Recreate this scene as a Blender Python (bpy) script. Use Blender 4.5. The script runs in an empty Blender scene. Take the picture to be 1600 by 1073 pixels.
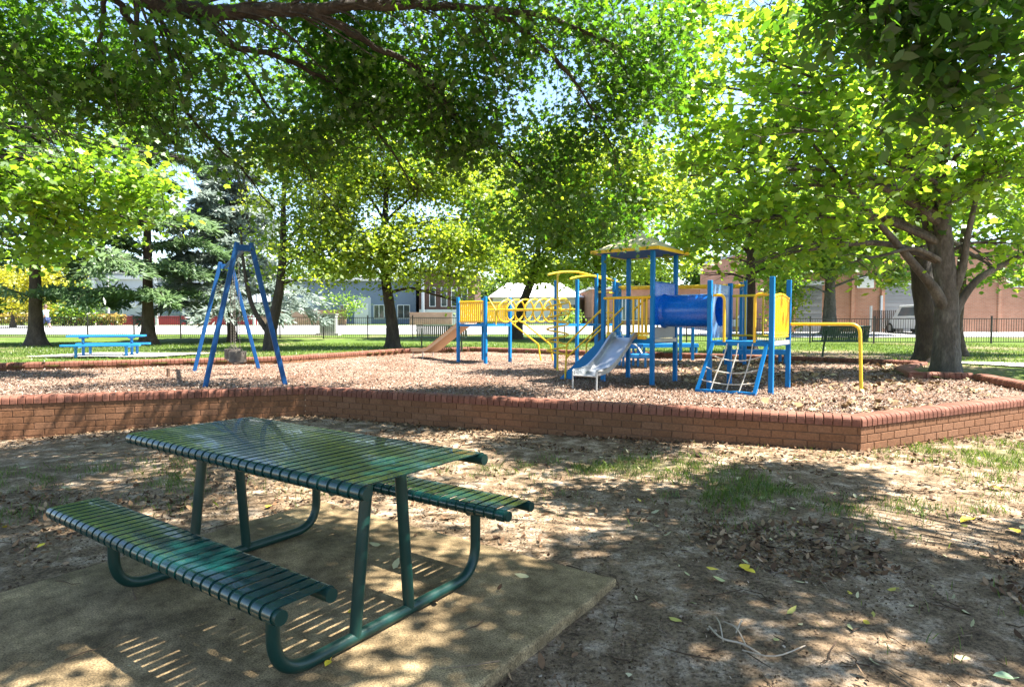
import bpy, math, random
import numpy as np
from mathutils import Vector, Matrix, noise
R = math.radians
rnd = random.Random(7)
scene = bpy.context.scene
COL = scene.collection

# ------------------------------------------------------------------ survey
F_PX, PITCH, EYE = 961.2, .0347, 1.358       # focal length (px of a 1600 px wide frame), tilt, eye height
def ray(px, py):
    a = (px-800)/F_PX; b = (536.5-py)/F_PX
    c, s = math.cos(PITCH), math.sin(PITCH)
    return (a, c+b*s, -s+b*c)
def ground_at(px, py, z):
    r = ray(px, py); t = (z-EYE)/r[2]; return Vector((r[0]*t, r[1]*t, z))
def at_depth(px, py, y):
    r = ray(px, py); t = y/r[1]; return Vector((r[0]*t, y, EYE+r[2]*t))

# ------------------------------------------------------------------ materials
MATS = {}
def nodes_of(name):
    m = bpy.data.materials.new(name); m.use_nodes = True
    nt = m.node_tree; nt.nodes.clear()
    out = nt.nodes.new('ShaderNodeOutputMaterial')
    return m, nt, out
def N(nt, t, **kw):
    n = nt.nodes.new(t)
    for k, v in kw.items():
        if k in n.inputs: n.inputs[k].default_value = v
        else: setattr(n, k, v)
    return n
def L(nt, a, b): nt.links.new(a, b)
def ramp(nt, stops, interp='LINEAR'):
    n = nt.nodes.new('ShaderNodeValToRGB'); cr = n.color_ramp; cr.interpolation = interp
    while len(cr.elements) < len(stops): cr.elements.new(.5)
    for e, (p, c) in zip(cr.elements, stops):
        e.position = p; e.color = (*c, 1) if len(c) == 3 else c
    return n
def coords(nt, scale=1., kind='Object'):
    tc = nt.nodes.new('ShaderNodeTexCoord'); return tc.outputs[kind]
def noise_n(nt, vec, scale, detail=4, rough=.6):
    n = N(nt, 'ShaderNodeTexNoise', Scale=scale, Detail=detail, Roughness=rough); L(nt, vec, n.inputs['Vector']); return n
def mixc(nt, fac, a, b, mode='MIX'):
    n = nt.nodes.new('ShaderNodeMix'); n.data_type = 'RGBA'; n.blend_type = mode
    for s, v in ((n.inputs[0], fac), (n.inputs[6], a), (n.inputs[7], b)):
        if hasattr(v, 'links'): L(nt, v, s)
        else: s.default_value = v if isinstance(v, float) else ((*v, 1) if len(v) == 3 else v)
    return n.outputs[2]
def paint(name, col, rough=.35, metal=0., wear=.25, wearcol=None, scale=9., bump=.02, coat=0., spec=.5):
    """painted or metal surface with faint grime, chips and roughness variation"""
    if name in MATS: return MATS[name]
    m, nt, out = nodes_of(name)
    v = coords(nt)
    n1 = noise_n(nt, v, scale, 6, .65); n2 = noise_n(nt, v, scale*7, 4, .7)
    r1 = ramp(nt, [(.35, (0, 0, 0)), (.75, (1, 1, 1))]); L(nt, n1.outputs['Fac'], r1.inputs['Fac'])
    wc = wearcol or tuple(c*.55+.03 for c in col)
    mf = N(nt, 'ShaderNodeMath', operation='MULTIPLY'); L(nt, r1.outputs['Color'], mf.inputs[0]); mf.inputs[1].default_value = wear
    c = mixc(nt, mf.outputs[0], col, wc)
    b = N(nt, 'ShaderNodeBsdfPrincipled', Metallic=metal)
    L(nt, c, b.inputs['Base Color'])
    mr = N(nt, 'ShaderNodeMapRange'); mr.inputs['To Min'].default_value = max(.05, rough-.1); mr.inputs['To Max'].default_value = rough+.15
    L(nt, n2.outputs['Fac'], mr.inputs['Value']); L(nt, mr.outputs['Result'], b.inputs['Roughness'])
    b.inputs['Specular IOR Level'].default_value = spec
    if coat: b.inputs['Coat Weight'].default_value = coat
    bp = N(nt, 'ShaderNodeBump', Strength=bump*10, Distance=.004); L(nt, n2.outputs['Fac'], bp.inputs['Height']); L(nt, bp.outputs['Normal'], b.inputs['Normal'])
    L(nt, b.outputs['BSDF'], out.inputs['Surface'])
    MATS[name] = m; return m
def leafmat(name, stops, trans_stops, tfac=.45, rough=.45):
    """thin leaf: diffuse top, light passing through, faint sheen; colour varies from leaf to leaf"""
    m, nt, out = nodes_of(name)
    at = N(nt, 'ShaderNodeAttribute', attribute_name='rnd')
    r1 = ramp(nt, stops); r2 = ramp(nt, trans_stops)
    L(nt, at.outputs['Fac'], r1.inputs['Fac']); L(nt, at.outputs['Fac'], r2.inputs['Fac'])
    d = N(nt, 'ShaderNodeBsdfDiffuse'); t = N(nt, 'ShaderNodeBsdfTranslucent'); g = N(nt, 'ShaderNodeBsdfGlossy', Roughness=rough)
    L(nt, r1.outputs['Color'], d.inputs['Color']); L(nt, r2.outputs['Color'], t.inputs['Color'])
    m1 = N(nt, 'ShaderNodeMixShader', Fac=tfac); L(nt, d.outputs[0], m1.inputs[1]); L(nt, t.outputs[0], m1.inputs[2])
    m2 = N(nt, 'ShaderNodeMixShader', Fac=.05); L(nt, m1.outputs[0], m2.inputs[1]); L(nt, g.outputs[0], m2.inputs[2])
    g.inputs['Color'].default_value = (.7, .75, .7, 1)
    L(nt, m2.outputs[0], out.inputs['Surface'])
    return m
def barkmat(name, a, b, c, scale=6.):
    m, nt, out = nodes_of(name)
    v = coords(nt)
    mp = N(nt, 'ShaderNodeMapping'); mp.inputs['Scale'].default_value = (1, 1, .35); L(nt, v, mp.inputs['Vector'])
    n1 = noise_n(nt, mp.outputs[0], scale, 6, .65); n2 = noise_n(nt, mp.outputs[0], scale*5, 5, .7)
    r1 = ramp(nt, [(.3, a), (.52, b), (.72, c)]); L(nt, n1.outputs['Fac'], r1.inputs['Fac'])
    r2 = ramp(nt, [(.3, (.45, .45, .45)), (.7, (1.1, 1.1, 1.1))]); L(nt, n2.outputs['Fac'], r2.inputs['Fac'])
    c = mixc(nt, 1., r1.outputs['Color'], r2.outputs['Color'], 'MULTIPLY')
    b = N(nt, 'ShaderNodeBsdfPrincipled', Roughness=.9); L(nt, c, b.inputs['Base Color'])
    bp = N(nt, 'ShaderNodeBump', Strength=.8, Distance=.03); L(nt, n2.outputs['Fac'], bp.inputs['Height']); L(nt, bp.outputs['Normal'], b.inputs['Normal'])
    L(nt, b.outputs[0], out.inputs['Surface']); return m
def speckle(name, stops, scale, bump, rough=.95, scale2=None, stain=None, dist=.02):
    """mineral or earthy ground: colour speckle over broad stains"""
    m, nt, out = nodes_of(name)
    v = coords(nt)
    n1 = noise_n(nt, v, scale, 8, .7); r1 = ramp(nt, stops); L(nt, n1.outputs['Fac'], r1.inputs['Fac'])
    c = r1.outputs['Color']
    if stain:
        n2 = noise_n(nt, v, scale2, 5, .6); r2 = ramp(nt, [(.35, stain), (.65, (1, 1, 1))]); L(nt, n2.outputs['Fac'], r2.inputs['Fac'])
        c = mixc(nt, 1., c, r2.outputs['Color'], 'MULTIPLY')
    b = N(nt, 'ShaderNodeBsdfPrincipled', Roughness=rough); L(nt, c, b.inputs['Base Color'])
    b.inputs['Specular IOR Level'].default_value = .2
    bp = N(nt, 'ShaderNodeBump', Strength=bump, Distance=dist); L(nt, n1.outputs['Fac'], bp.inputs['Height']); L(nt, bp.outputs['Normal'], b.inputs['Normal'])
    L(nt, b.outputs[0], out.inputs['Surface']); return m
def attrmat(name, stops, rough=.85, bump=.3, scale=60., spec=.3, nmix=.5):
    """colour from the per-face 'rnd' value, broken up by noise"""
    m, nt, out = nodes_of(name)
    at = N(nt, 'ShaderNodeAttribute', attribute_name='rnd')
    r1 = ramp(nt, stops); L(nt, at.outputs['Fac'], r1.inputs['Fac'])
    v = coords(nt); n1 = noise_n(nt, v, scale, 6, .7); r2 = ramp(nt, [(.3, (1-nmix,)*3), (.7, (1+nmix*.3,)*3)]); L(nt, n1.outputs['Fac'], r2.inputs['Fac'])
    c = mixc(nt, 1., r1.outputs['Color'], r2.outputs['Color'], 'MULTIPLY')
    b = N(nt, 'ShaderNodeBsdfPrincipled', Roughness=rough); L(nt, c, b.inputs['Base Color']); b.inputs['Specular IOR Level'].default_value = spec
    bp = N(nt, 'ShaderNodeBump', Strength=bump, Distance=.005); L(nt, n1.outputs['Fac'], bp.inputs['Height']); L(nt, bp.outputs['Normal'], b.inputs['Normal'])
    L(nt, b.outputs[0], out.inputs['Surface']); return m
def glassmat(name, col=(.03, .04, .045), rough=.06):
    m, nt, out = nodes_of(name)
    b = N(nt, 'ShaderNodeBsdfPrincipled', Roughness=rough); b.inputs['Base Color'].default_value = (*col, 1); b.inputs['Specular IOR Level'].default_value = .8
    L(nt, b.outputs[0], out.inputs['Surface']); return m

# ------------------------------------------------------------------ mesh builder
class MB:
    def __init__(s): s.v = []; s.f = []; s.r = []
    def face(s, idx, r=None): s.f.append(idx); s.r.append(rnd.random() if r is None else r)
    def hexa(s, p, r=None):
        """eight corners: bottom ring of four, top ring of four"""
        b = len(s.v); s.v += [tuple(q) for q in p]; r = rnd.random() if r is None else r
        for q in ((3, 2, 1, 0), (4, 5, 6, 7), (0, 1, 5, 4), (1, 2, 6, 5), (2, 3, 7, 6), (3, 0, 4, 7)): s.face([b+i for i in q], r)
        return s
    def box(s, c, d, rz=0., r=None, M=None):
        hx, hy, hz = d[0]/2, d[1]/2, d[2]/2
        M = M or Matrix.Rotation(rz, 3, 'Z'); c = Vector(c)
        return s.hexa([c+M@Vector((x, y, z)) for z in (-hz, hz) for x, y in ((-hx, -hy), (hx, -hy), (hx, hy), (-hx, hy))], r)
    def bar(s, a, b, w, h, up=(0, 0, 1)):
        """rectangular bar from a to b; w across, h along up"""
        a, b = Vector(a), Vector(b); d = (b-a).normalized(); x = d.cross(Vector(up))
        if x.length < 1e-4: x = Vector((1, 0, 0))
        x.normalize(); y = x.cross(d).normalized()
        c = [(-w/2, -h/2), (w/2, -h/2), (w/2, h/2), (-w/2, h/2)]
        return s.hexa([a+x*i+y*j for i, j in c]+[b+x*i+y*j for i, j in c])
    def tube(s, pts, r, n=8, closed=False, caps=True, rv=None):
        pts = [Vector(p) for p in pts]; m = len(pts)
        rs = r if isinstance(r, (list, tuple)) else [r]*m
        b = len(s.v); rv = rnd.random() if rv is None else rv
        t0 = ((pts[1]-pts[0]) if not closed else (pts[1]-pts[-1])).normalized()
        x = t0.orthogonal().normalized()
        for i in range(m):
            if closed: t = (pts[(i+1) % m]-pts[i-1])
            else: t = pts[min(i+1, m-1)]-pts[max(i-1, 0)]
            if t.length < 1e-9: t = t0
            t = t.normalized(); x = x-t*x.dot(t)
            if x.length < 1e-6: x = t.orthogonal()
            x.normalize(); y = t.cross(x)
            for k in range(n):
                a = 2*math.pi*k/n; s.v.append(tuple(pts[i]+(x*math.cos(a)+y*math.sin(a))*rs[i]))
        for i in range(m if closed else m-1):
            j = (i+1) % m
            for k in range(n):
                l = (k+1) % n; s.face([b+i*n+k, b+i*n+l, b+j*n+l, b+j*n+k], rv)
        if caps and not closed:
            s.face([b+k for k in range(n)][::-1], rv); s.face([b+(m-1)*n+k for k in range(n)], rv)
        return s
    def sweep(s, sections, closed_prof=True, caps=True):
        """loft equal-length profiles (lists of 3D points)"""
        b = len(s.v); n = len(sections[0]); rv = rnd.random()
        for sec in sections: s.v += [tuple(p) for p in sec]
        for i in range(len(sections)-1):
            for k in range(n if closed_prof else n-1):
                l = (k+1) % n; s.face([b+i*n+k, b+i*n+l, b+(i+1)*n+l, b+(i+1)*n+k], rv)
        if caps and closed_prof:
            s.face([b+k for k in range(n)][::-1], rv); s.face([b+(len(sections)-1)*n+k for k in range(n)], rv)
        return s
    def prism(s, poly, z0, z1, r=None):
        n = len(poly); b = len(s.v); r = rnd.random() if r is None else r
        s.v += [(x, y, z0) for x, y in poly]+[(x, y, z1) for x, y in poly]
        s.face(list(range(b+n-1, b-1, -1)), r); s.face([b+n+i for i in range(n)], r)
        for i in range(n):
            j = (i+1) % n; s.face([b+i, b+j, b+n+j, b+n+i], r)
        return s
    def build(s, name, mat, parent=None, smooth=False, bevel=0., off=(0, 0, 0)):
        me = bpy.data.meshes.new(name)
        o = Vector(off)
        me.from_pydata([(v[0]-o.x, v[1]-o.y, v[2]-o.z) for v in s.v], [], s.f); me.update()
        a = me.attributes.new('rnd', 'FLOAT', 'FACE'); a.data.foreach_set('value', s.r)
        me.materials.append(mat)
        if smooth: me.shade_smooth()
        ob = bpy.data.objects.new(name, me); COL.objects.link(ob)
        if parent: ob.parent = parent
        if smooth == 'auto': add_auto(ob)
        if bevel:
            bm = ob.modifiers.new('bevel', 'BEVEL'); bm.width = bevel; bm.segments = 2; bm.limit_method = 'ANGLE'
        return ob
def add_auto(ob):
    me = ob.data
    me.set_sharp_from_angle(angle=R(40))
def tag(o, label=None, cat=None, group=None, kind=None):
    for k, v in (('label', label), ('category', cat), ('group', group), ('kind', kind)):
        if v: o[k] = v
    return o
def thing(name, label, cat, loc=(0, 0, 0), rz=0., group=None):
    o = bpy.data.objects.new(name, None); COL.objects.link(o); o.empty_display_size = .1
    o.location = loc; o.rotation_euler = (0, 0, rz)
    return tag(o, label, cat, group)
def catmull(pts, k=6):
    pts = [Vector(p) for p in pts]; out = []
    P = [pts[0]*2-pts[1]]+pts+[pts[-1]*2-pts[-2]]
    for i in range(1, len(P)-2):
        for j in range(k):
            t = j/k
            out.append(.5*((2*P[i])+(P[i+1]-P[i-1])*t+(2*P[i-1]-5*P[i]+4*P[i+1]-P[i+2])*t*t+(3*P[i]-P[i-1]-3*P[i+1]+P[i+2])*t**3))
    out.append(pts[-1]); return out
def fillet(pts, r, n=6):
    """polyline with rounded corners"""
    pts = [Vector(p) for p in pts]; out = [pts[0]]
    for a, b, c in zip(pts, pts[1:], pts[2:]):
        d1, d2 = (a-b).normalized(), (c-b).normalized(); ang = d1.angle(d2)
        if ang > 3.1: out.append(b); continue
        t = min(r/math.tan(ang/2), (a-b).length*.49, (c-b).length*.49)
        p, q = b+d1*t, b+d2*t
        for i in range(n+1):
            u = i/n; out.append(p*(1-u)**2+b*2*u*(1-u)+q*u*u)
    out.append(pts[-1]); return out

# ------------------------------------------------------------------ camera, light, view
cam = bpy.data.cameras.new('camera'); co = bpy.data.objects.new('camera', cam); COL.objects.link(co)
cam.sensor_width = 36; cam.lens = 36*F_PX/1600; cam.clip_start = .05; cam.clip_end = 2000
co.location = (0, 0, EYE); co.rotation_euler = (math.pi/2-PITCH, 0, 0)
scene.camera = co
EL, SX, SY = R(63), .995, -.08
S = Vector((SX*math.cos(EL), SY*math.cos(EL), math.sin(EL))).normalized()
sun = bpy.data.lights.new('sun', 'SUN'); sun.energy = 5.0; sun.angle = R(.53); sun.color = (1, .95, .86)
so = bpy.data.objects.new('sun', sun); COL.objects.link(so); so.rotation_euler = S.to_track_quat('Z', 'Y').to_euler(); so.location = (10, 0, 30)
w = bpy.data.worlds.new('World'); scene.world = w; w.use_nodes = True
bg = w.node_tree.nodes['Background']
sky = w.node_tree.nodes.new('ShaderNodeTexSky'); sky.sky_type = 'NISHITA'; sky.sun_disc = False
sky.sun_elevation = EL; sky.sun_rotation = math.atan2(SX, SY); sky.air_density = 1.0; sky.dust_density = .6
w.node_tree.links.new(sky.outputs[0], bg.inputs[0]); bg.inputs[1].default_value = .082
vs = scene.view_settings; vs.view_transform = 'Standard'; vs.look = 'None'; vs.gamma = 1; vs.use_curve_mapping = False; vs.exposure = 2.4
scene.cycles.max_bounces = 8; scene.cycles.transparent_max_bounces = 4; scene.cycles.transmission_bounces = 6; scene.cycles.diffuse_bounces = 4
scene.cycles.sample_clamp_indirect = 6

# ------------------------------------------------------------------ terrain
Z_MULCH, Z_LAWN, Z_CAP = .335, .42, .385
FRONT = [(-13., 5.95), (-6.69, 8.03), (-3.11, 9.21), (3.60, 6.31), (7.2, 8.23)]
BACK = [(7.35, 8.75), (7.9, 10.5), (6.95, 10.75), (7.63, 12.2), (9.03, 13.7), (7.07, 15.6), (-1.46, 21.2), (-3.56, 19.9), (-5.75, 15.4), (-10.7, 12.9), (-13., 11.75)]
BED = np.array(FRONT+BACK)
def inside(poly, X, Y):
    r = np.zeros(X.shape, bool); n = len(poly); j = n-1
    for i in range(n):
        xi, yi = poly[i]; xj, yj = poly[j]
        c = ((yi > Y) != (yj > Y)) & (X < (xj-xi)*(Y-yi)/((yj-yi) if yj != yi else 1e-9)+xi)
        r ^= c; j = i
    return r
def sstep(a, b, x):
    t = np.clip((x-a)/(b-a), 0, 1); return t*t*(3-2*t)
def vnoise(X, Y, sc, seed=0):
    """smooth value noise in numpy, 0..1"""
    X = np.asarray(X)*sc+seed*17.3; Y = np.asarray(Y)*sc-seed*9.1
    xi, yi = np.floor(X), np.floor(Y); fx, fy = X-xi, Y-yi
    fx = fx*fx*(3-2*fx); fy = fy*fy*(3-2*fy)
    h = lambda a, b: np.mod(np.abs(np.sin(a*127.1+b*311.7+seed*74.7)*43758.5453), 1)
    return (h(xi, yi)*(1-fx)+h(xi+1, yi)*fx)*(1-fy)+(h(xi, yi+1)*(1-fx)+h(xi+1, yi+1)*fx)*fy
fx_, fy_ = np.array(FRONT).T
def front_line(X):
    y = np.interp(X, fx_, fy_)
    return np.where(X > 7.2, 8.23+(X-7.2)*.1, y)
def height(X, Y):
    X = np.asarray(X, float); Y = np.asarray(Y, float)
    d = Y-front_line(X)
    wide = np.clip(np.maximum(-13-X, X-7.25)/.6, 0, 1)
    up = (1-wide)*sstep(.7, .72, d)+wide*sstep(-.2, 3.2, d)
    up = np.where(Y > 12, np.maximum(up, sstep(12, 12.1, Y)), up)
    low = -.05+.07*np.exp(-((X-3.6)**2+(Y-6.3)**2)/5.)-.13*sstep(-3, -7, X)*sstep(5, 8, Y)
    low = low+.03*(vnoise(X, Y, .8, 1)-.5)+.015*(vnoise(X, Y, 3., 2)-.5)
    pad = np.hypot(np.maximum(np.abs(X+.9)-2.2, 0), np.maximum(np.abs(Y-2.5)-2.4, 0))
    hi = Z_LAWN+.03*(vnoise(X, Y, .5, 3)-.5)
    far = np.where(Y > 26, .018*(Y-26)*np.minimum(1, (Y-26)/4), 0)
    far = np.where(Y > 70, .018*44+(Y-70)*.002, far)
    return low*(1-up)+(hi+far)*up
def hz(x, y): return float(height(np.array([x]), np.array([y]))[0])
def grid_sheet(name, xs, ys, keep, zfun, mat, attrs=()):
    X, Y = np.meshgrid(xs, ys); Zv = zfun(X, Y); nx, ny = len(xs), len(ys)
    V = np.stack([X, Y, Zv], -1).reshape(-1, 3)
    I, J = np.meshgrid(np.arange(nx-1), np.arange(ny-1)); a = (J*nx+I)
    cx, cy = (X[:-1, :-1]+X[1:, 1:])/2, (Y[:-1, :-1]+Y[1:, 1:])/2
    k = keep(cx, cy); a = a[k]
    Fq = np.stack([a, a+1, a+nx+1, a+nx], -1)
    return np_mesh(name, V, Fq, mat, smooth=True, vattrs=[(n, f(X, Y).reshape(-1)) for n, f in attrs])
def np_mesh(name, V, Fq, mat, smooth=False, vattrs=(), fr=None, parent=None, drop=True):
    if drop:
        used = np.unique(Fq); mp = np.zeros(len(V), np.int64); mp[used] = np.arange(len(used)); V = V[used]; Fq = mp[Fq]
        vattrs = [(n, x[used]) for n, x in vattrs]
    k = Fq.shape[1]
    me = bpy.data.meshes.new(name)
    me.vertices.add(len(V)); me.vertices.foreach_set('co', V.astype(np.float32).ravel())
    me.loops.add(Fq.size); me.loops.foreach_set('vertex_index', Fq.astype(np.int32).ravel())
    me.polygons.add(len(Fq)); me.polygons.foreach_set('loop_start', np.arange(0, Fq.size, k, dtype=np.int32)); me.polygons.foreach_set('loop_total', np.full(len(Fq), k, np.int32))
    if smooth: me.polygons.foreach_set('use_smooth', np.ones(len(Fq), bool))
    me.update(calc_edges=True)
    for n, x in vattrs:
        a = me.attributes.new(n, 'FLOAT', 'POINT'); a.data.foreach_set('value', x.astype(np.float32))
    if fr is not None:
        a = me.attributes.new('rnd', 'FLOAT', 'FACE'); a.data.foreach_set('value', fr.astype(np.float32))
    me.materials.append(mat)
    o = bpy.data.objects.new(name, me); COL.objects.link(o)
    if parent: o.parent = parent
    return o
def grass_mask(X, Y):
    X = np.asarray(X, float); Y = np.asarray(Y, float)
    d = Y-front_line(X); bk = sstep(1., 2.5, d)
    bk = np.where(Y > 13, 1, bk)*np.where(np.abs(X-2) < 5.2, 1, 1)
    n = vnoise(X, Y, .45, 11)*.6+vnoise(X, Y, 1.6, 12)*.4
    g = 0
    for cx, cy, sx, sy, a in ((1.0, 5.9, 1.3, .35, .95), (2.2, 4.9, 1.2, .55, 1.05), (3.1, 4.4, .9, .4, .8), (5.6, 6.2, 1.6, .8, 1.1), (4.6, 5.2, .9, .5, .6), (-3.8, 5.6, 1.6, .9, .55), (-4.5, 4.2, 1.2, .6, .5), (3.0, 2.6, .8, .4, .35)):
        g = g+a*np.exp(-((X-cx)/sx)**2-((Y-cy)/sy)**2)
    near = .46*np.clip(g, 0, 1)*sstep(.42, .72, n+.08*g)
    lawn = np.clip(.55+.9*(n-.35), 0, 1)
    lawn = lawn*(1-.75*np.exp(-((X-9)/2.6)**2-((Y-17.5)/2.6)**2))*(1-.5*np.exp(-((X-9)/2.2)**2-((Y-12.5)/2)**2))
    return near*(1-bk)+lawn*bk
def groundmat():
    m, nt, out = nodes_of('earth_and_grass')
    v = coords(nt)
    g = N(nt, 'ShaderNodeAttribute', attribute_name='grass')
    n1 = noise_n(nt, v, 5., 8, .7); n2 = noise_n(nt, v, 46., 6, .75); n3 = noise_n(nt, v, .7, 4, .6); n4 = noise_n(nt, v, 190., 3, .8)
    dirt = ramp(nt, [(.30, (.065, .044, .026)), (.5, (.190, .137, .088)), (.69, (.45, .365, .28))]); L(nt, n1.outputs['Fac'], dirt.inputs['Fac'])
    grit = ramp(nt, [(.36, (.28, .25, .22)), (.5, (1, 1, 1)), (.68, (1.4, 1.33, 1.22))]); L(nt, n2.outputs['Fac'], grit.inputs['Fac'])
    grain = ramp(nt, [(.34, (.55, .52, .5)), (.5, (1, 1, 1)), (.68, (1.5, 1.45, 1.4))]); L(nt, n4.outputs['Fac'], grain.inputs['Fac'])
    dc = mixc(nt, 1., dirt.outputs['Color'], grit.outputs['Color'], 'MULTIPLY'); dc = mixc(nt, 1., dc, grain.outputs['Color'], 'MULTIPLY')
    lawn = ramp(nt, [(.3, (.045, .075, .012)), (.5, (.078, .128, .020)), (.72, (.135, .18, .035))]); L(nt, n1.outputs['Fac'], lawn.inputs['Fac'])
    blades = ramp(nt, [(.35, (.55, .55, .5)), (.65, (1.15, 1.15, 1.05))]); L(nt, n2.outputs['Fac'], blades.inputs['Fac'])
    gc = mixc(nt, 1., lawn.outputs['Color'], blades.outputs['Color'], 'MULTIPLY')
    ad = N(nt, 'ShaderNodeMath', operation='MULTIPLY_ADD'); L(nt, n2.outputs['Fac'], ad.inputs[0]); ad.inputs[1].default_value = .7; ad.inputs[2].default_value = -.35
    sm = N(nt, 'ShaderNodeMath', operation='ADD'); L(nt, ad.outputs[0], sm.inputs[0]); L(nt, g.outputs['Fac'], sm.inputs[1])
    mr = N(nt, 'ShaderNodeMapRange'); mr.inputs['From Min'].default_value = .3; mr.inputs['From Max'].default_value = .6; L(nt, sm.outputs[0], mr.inputs['Value'])
    c = mixc(nt, mr.outputs['Result'], dc, gc)
    b = N(nt, 'ShaderNodeBsdfPrincipled', Roughness=.95); L(nt, c, b.inputs['Base Color']); b.inputs['Specular IOR Level'].default_value = .15
    h = N(nt, 'ShaderNodeMath', operation='ADD'); L(nt, n2.outputs['Fac'], h.inputs[0]); L(nt, n1.outputs['Fac'], h.inputs[1])
    bp = N(nt, 'ShaderNodeBump', Strength=.7, Distance=.02); L(nt, h.outputs[0], bp.inputs['Height'])
    bp2 = N(nt, 'ShaderNodeBump', Strength=.5, Distance=.006); L(nt, n4.outputs['Fac'], bp2.inputs['Height']); L(nt, bp.outputs[0], bp2.inputs['Normal'])
    L(nt, bp2.outputs['Normal'], b.inputs['Normal'])
    L(nt, b.outputs[0], out.inputs['Surface']); return m
xs = np.concatenate([[-900, -400, -200, -120, -80, -60], np.arange(-48, -14, 1.), np.arange(-14, 9, .14), np.arange(9, 16, .3), np.arange(16, 50, 1.), [60, 80, 120, 200, 400, 900]])
ys = np.concatenate([[-400, -120, -50, -20, -10, -5, -2], np.arange(0, 9.6, .12), np.arange(9.6, 30, .3), np.arange(30, 70, 1.), [75, 90, 120, 200, 400, 900]])
M_GROUND = groundmat()
tag(grid_sheet('ground', xs, ys, lambda x, y: ~inside(BED, x, y), height, M_GROUND, [('grass', grass_mask)]), kind='structure')

def mulchmat():
    m, nt, out = nodes_of('bark_mulch')
    v = coords(nt)
    n1 = noise_n(nt, v, 38., 7, .75); n2 = noise_n(nt, v, .8, 4, .6)
    vo = N(nt, 'ShaderNodeTexVoronoi', Scale=34.); L(nt, v, vo.inputs['Vector'])
    r1 = ramp(nt, [(.3, (.10, .062, .044)), (.48, (.20, .138, .104)), (.66, (.32, .25, .205))]); L(nt, n1.outputs['Fac'], r1.inputs['Fac'])
    rv = N(nt, 'ShaderNodeSeparateColor'); L(nt, vo.outputs['Color'], rv.inputs[0])
    r3 = ramp(nt, [(0, (.55, .5, .46)), (1, (1.35, 1.3, 1.25))]); L(nt, rv.outputs[0], r3.inputs['Fac'])
    r2 = ramp(nt, [(.38, (.72, .62, .56)), (.6, (1, 1, 1))]); L(nt, n2.outputs['Fac'], r2.inputs['Fac'])
    c = mixc(nt, 1., r1.outputs['Color'], r3.outputs['Color'], 'MULTIPLY'); c = mixc(nt, 1., c, r2.outputs['Color'], 'MULTIPLY')
    b = N(nt, 'ShaderNodeBsdfPrincipled', Roughness=.95); L(nt, c, b.inputs['Base Color']); b.inputs['Specular IOR Level'].default_value = .15
    bp = N(nt, 'ShaderNodeBump', Strength=.9, Distance=.02); L(nt, n1.outputs['Fac'], bp.inputs['Height']); L(nt, bp.outputs[0], b.inputs['Normal'])
    L(nt, b.outputs[0], out.inputs['Surface']); return m
def mulch_z(X, Y):
    X = np.asarray(X, float); Y = np.asarray(Y, float)
    right = sstep(3.5, 7, X)*sstep(7, 11, Y)
    return Z_MULCH+.035*(vnoise(X, Y, .7, 5)-.5)+.02*(vnoise(X, Y, 2.5, 6)-.5)+.05*right
tag(grid_sheet('mulch', np.arange(-13.2, 9.3, .15), np.arange(5.8, 21.4, .15), lambda x, y: inside(BED, x, y) & (y-front_line(x) > .08), mulch_z, mulchmat()), kind='structure')
M_PAVE = speckle('concrete_paving', [(.3, (.30, .28, .25)), (.6, (.47, .45, .41))], 18., .15, scale2=.6, stain=(.75, .73, .7))
M_ROAD = speckle('pale_road', [(.3, (.24, .235, .235)), (.6, (.34, .335, .33))], 25., .1, scale2=.3, stain=(.8, .8, .8))
def draped(name, poly, mat, dz, step=.5):
    p = np.array(poly); xs = np.arange(p[:, 0].min(), p[:, 0].max()+step, step); ys = np.arange(p[:, 1].min(), p[:, 1].max()+step, step)
    return tag(grid_sheet(name, xs, ys, lambda x, y: inside(p, x, y), lambda X, Y: height(X, Y)+dz, mat), kind='structure')
draped('road', [(-90, 37.5), (9, 36), (15, 33), (60, 32.5), (60, 44), (30, 59), (-90, 60)], M_ROAD, .03, 1.)
draped('footpath', [(9.6, 14.0), (12, 13.9), (30, 13.4), (30, 12.3), (13.6, 12.25), (10.4, 12.2)], M_PAVE, .03, .1)
draped('picnic_slab', [(-12.6, 15.9), (-9.2, 15.9), (-8.6, 17.9), (-12.1, 17.9)], M_PAVE, .05, .1)
# concrete pad under the picnic table
TBX, TBY, TBA = -1.12, 3.141, -.615
def padmat():
    m, nt, out = nodes_of('weathered_concrete')
    v = coords(nt)
    n1 = noise_n(nt, v, 2.6, 7, .65); n2 = noise_n(nt, v, 130., 4, .8); n3 = noise_n(nt, v, 9., 6, .7)
    r1 = ramp(nt, [(.34, (.115, .083, .043)), (.5, (.230, .168, .092)), (.66, (.37, .275, .15))]); L(nt, n1.outputs['Fac'], r1.inputs['Fac'])
    r2 = ramp(nt, [(.38, (.42, .40, .37)), (.5, (1, 1, 1)), (.62, (1.7, 1.65, 1.55))]); L(nt, n2.outputs['Fac'], r2.inputs['Fac'])
    r3 = ramp(nt, [(.36, (.5, .48, .45)), (.6, (1, 1, 1))]); L(nt, n3.outputs['Fac'], r3.inputs['Fac'])
    c = mixc(nt, 1., r1.outputs['Color'], r2.outputs['Color'], 'MULTIPLY'); c = mixc(nt, 1., c, r3.outputs['Color'], 'MULTIPLY')
    b = N(nt, 'ShaderNodeBsdfPrincipled', Roughness=.9); L(nt, c, b.inputs['Base Color']); b.inputs['Specular IOR Level'].default_value = .25
    bp = N(nt, 'ShaderNodeBump', Strength=.45, Distance=.006); L(nt, n2.outputs['Fac'], bp.inputs['Height']); L(nt, bp.outputs[0], b.inputs['Normal'])
    L(nt, b.outputs[0], out.inputs['Surface']); return m
pm = MB()
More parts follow.
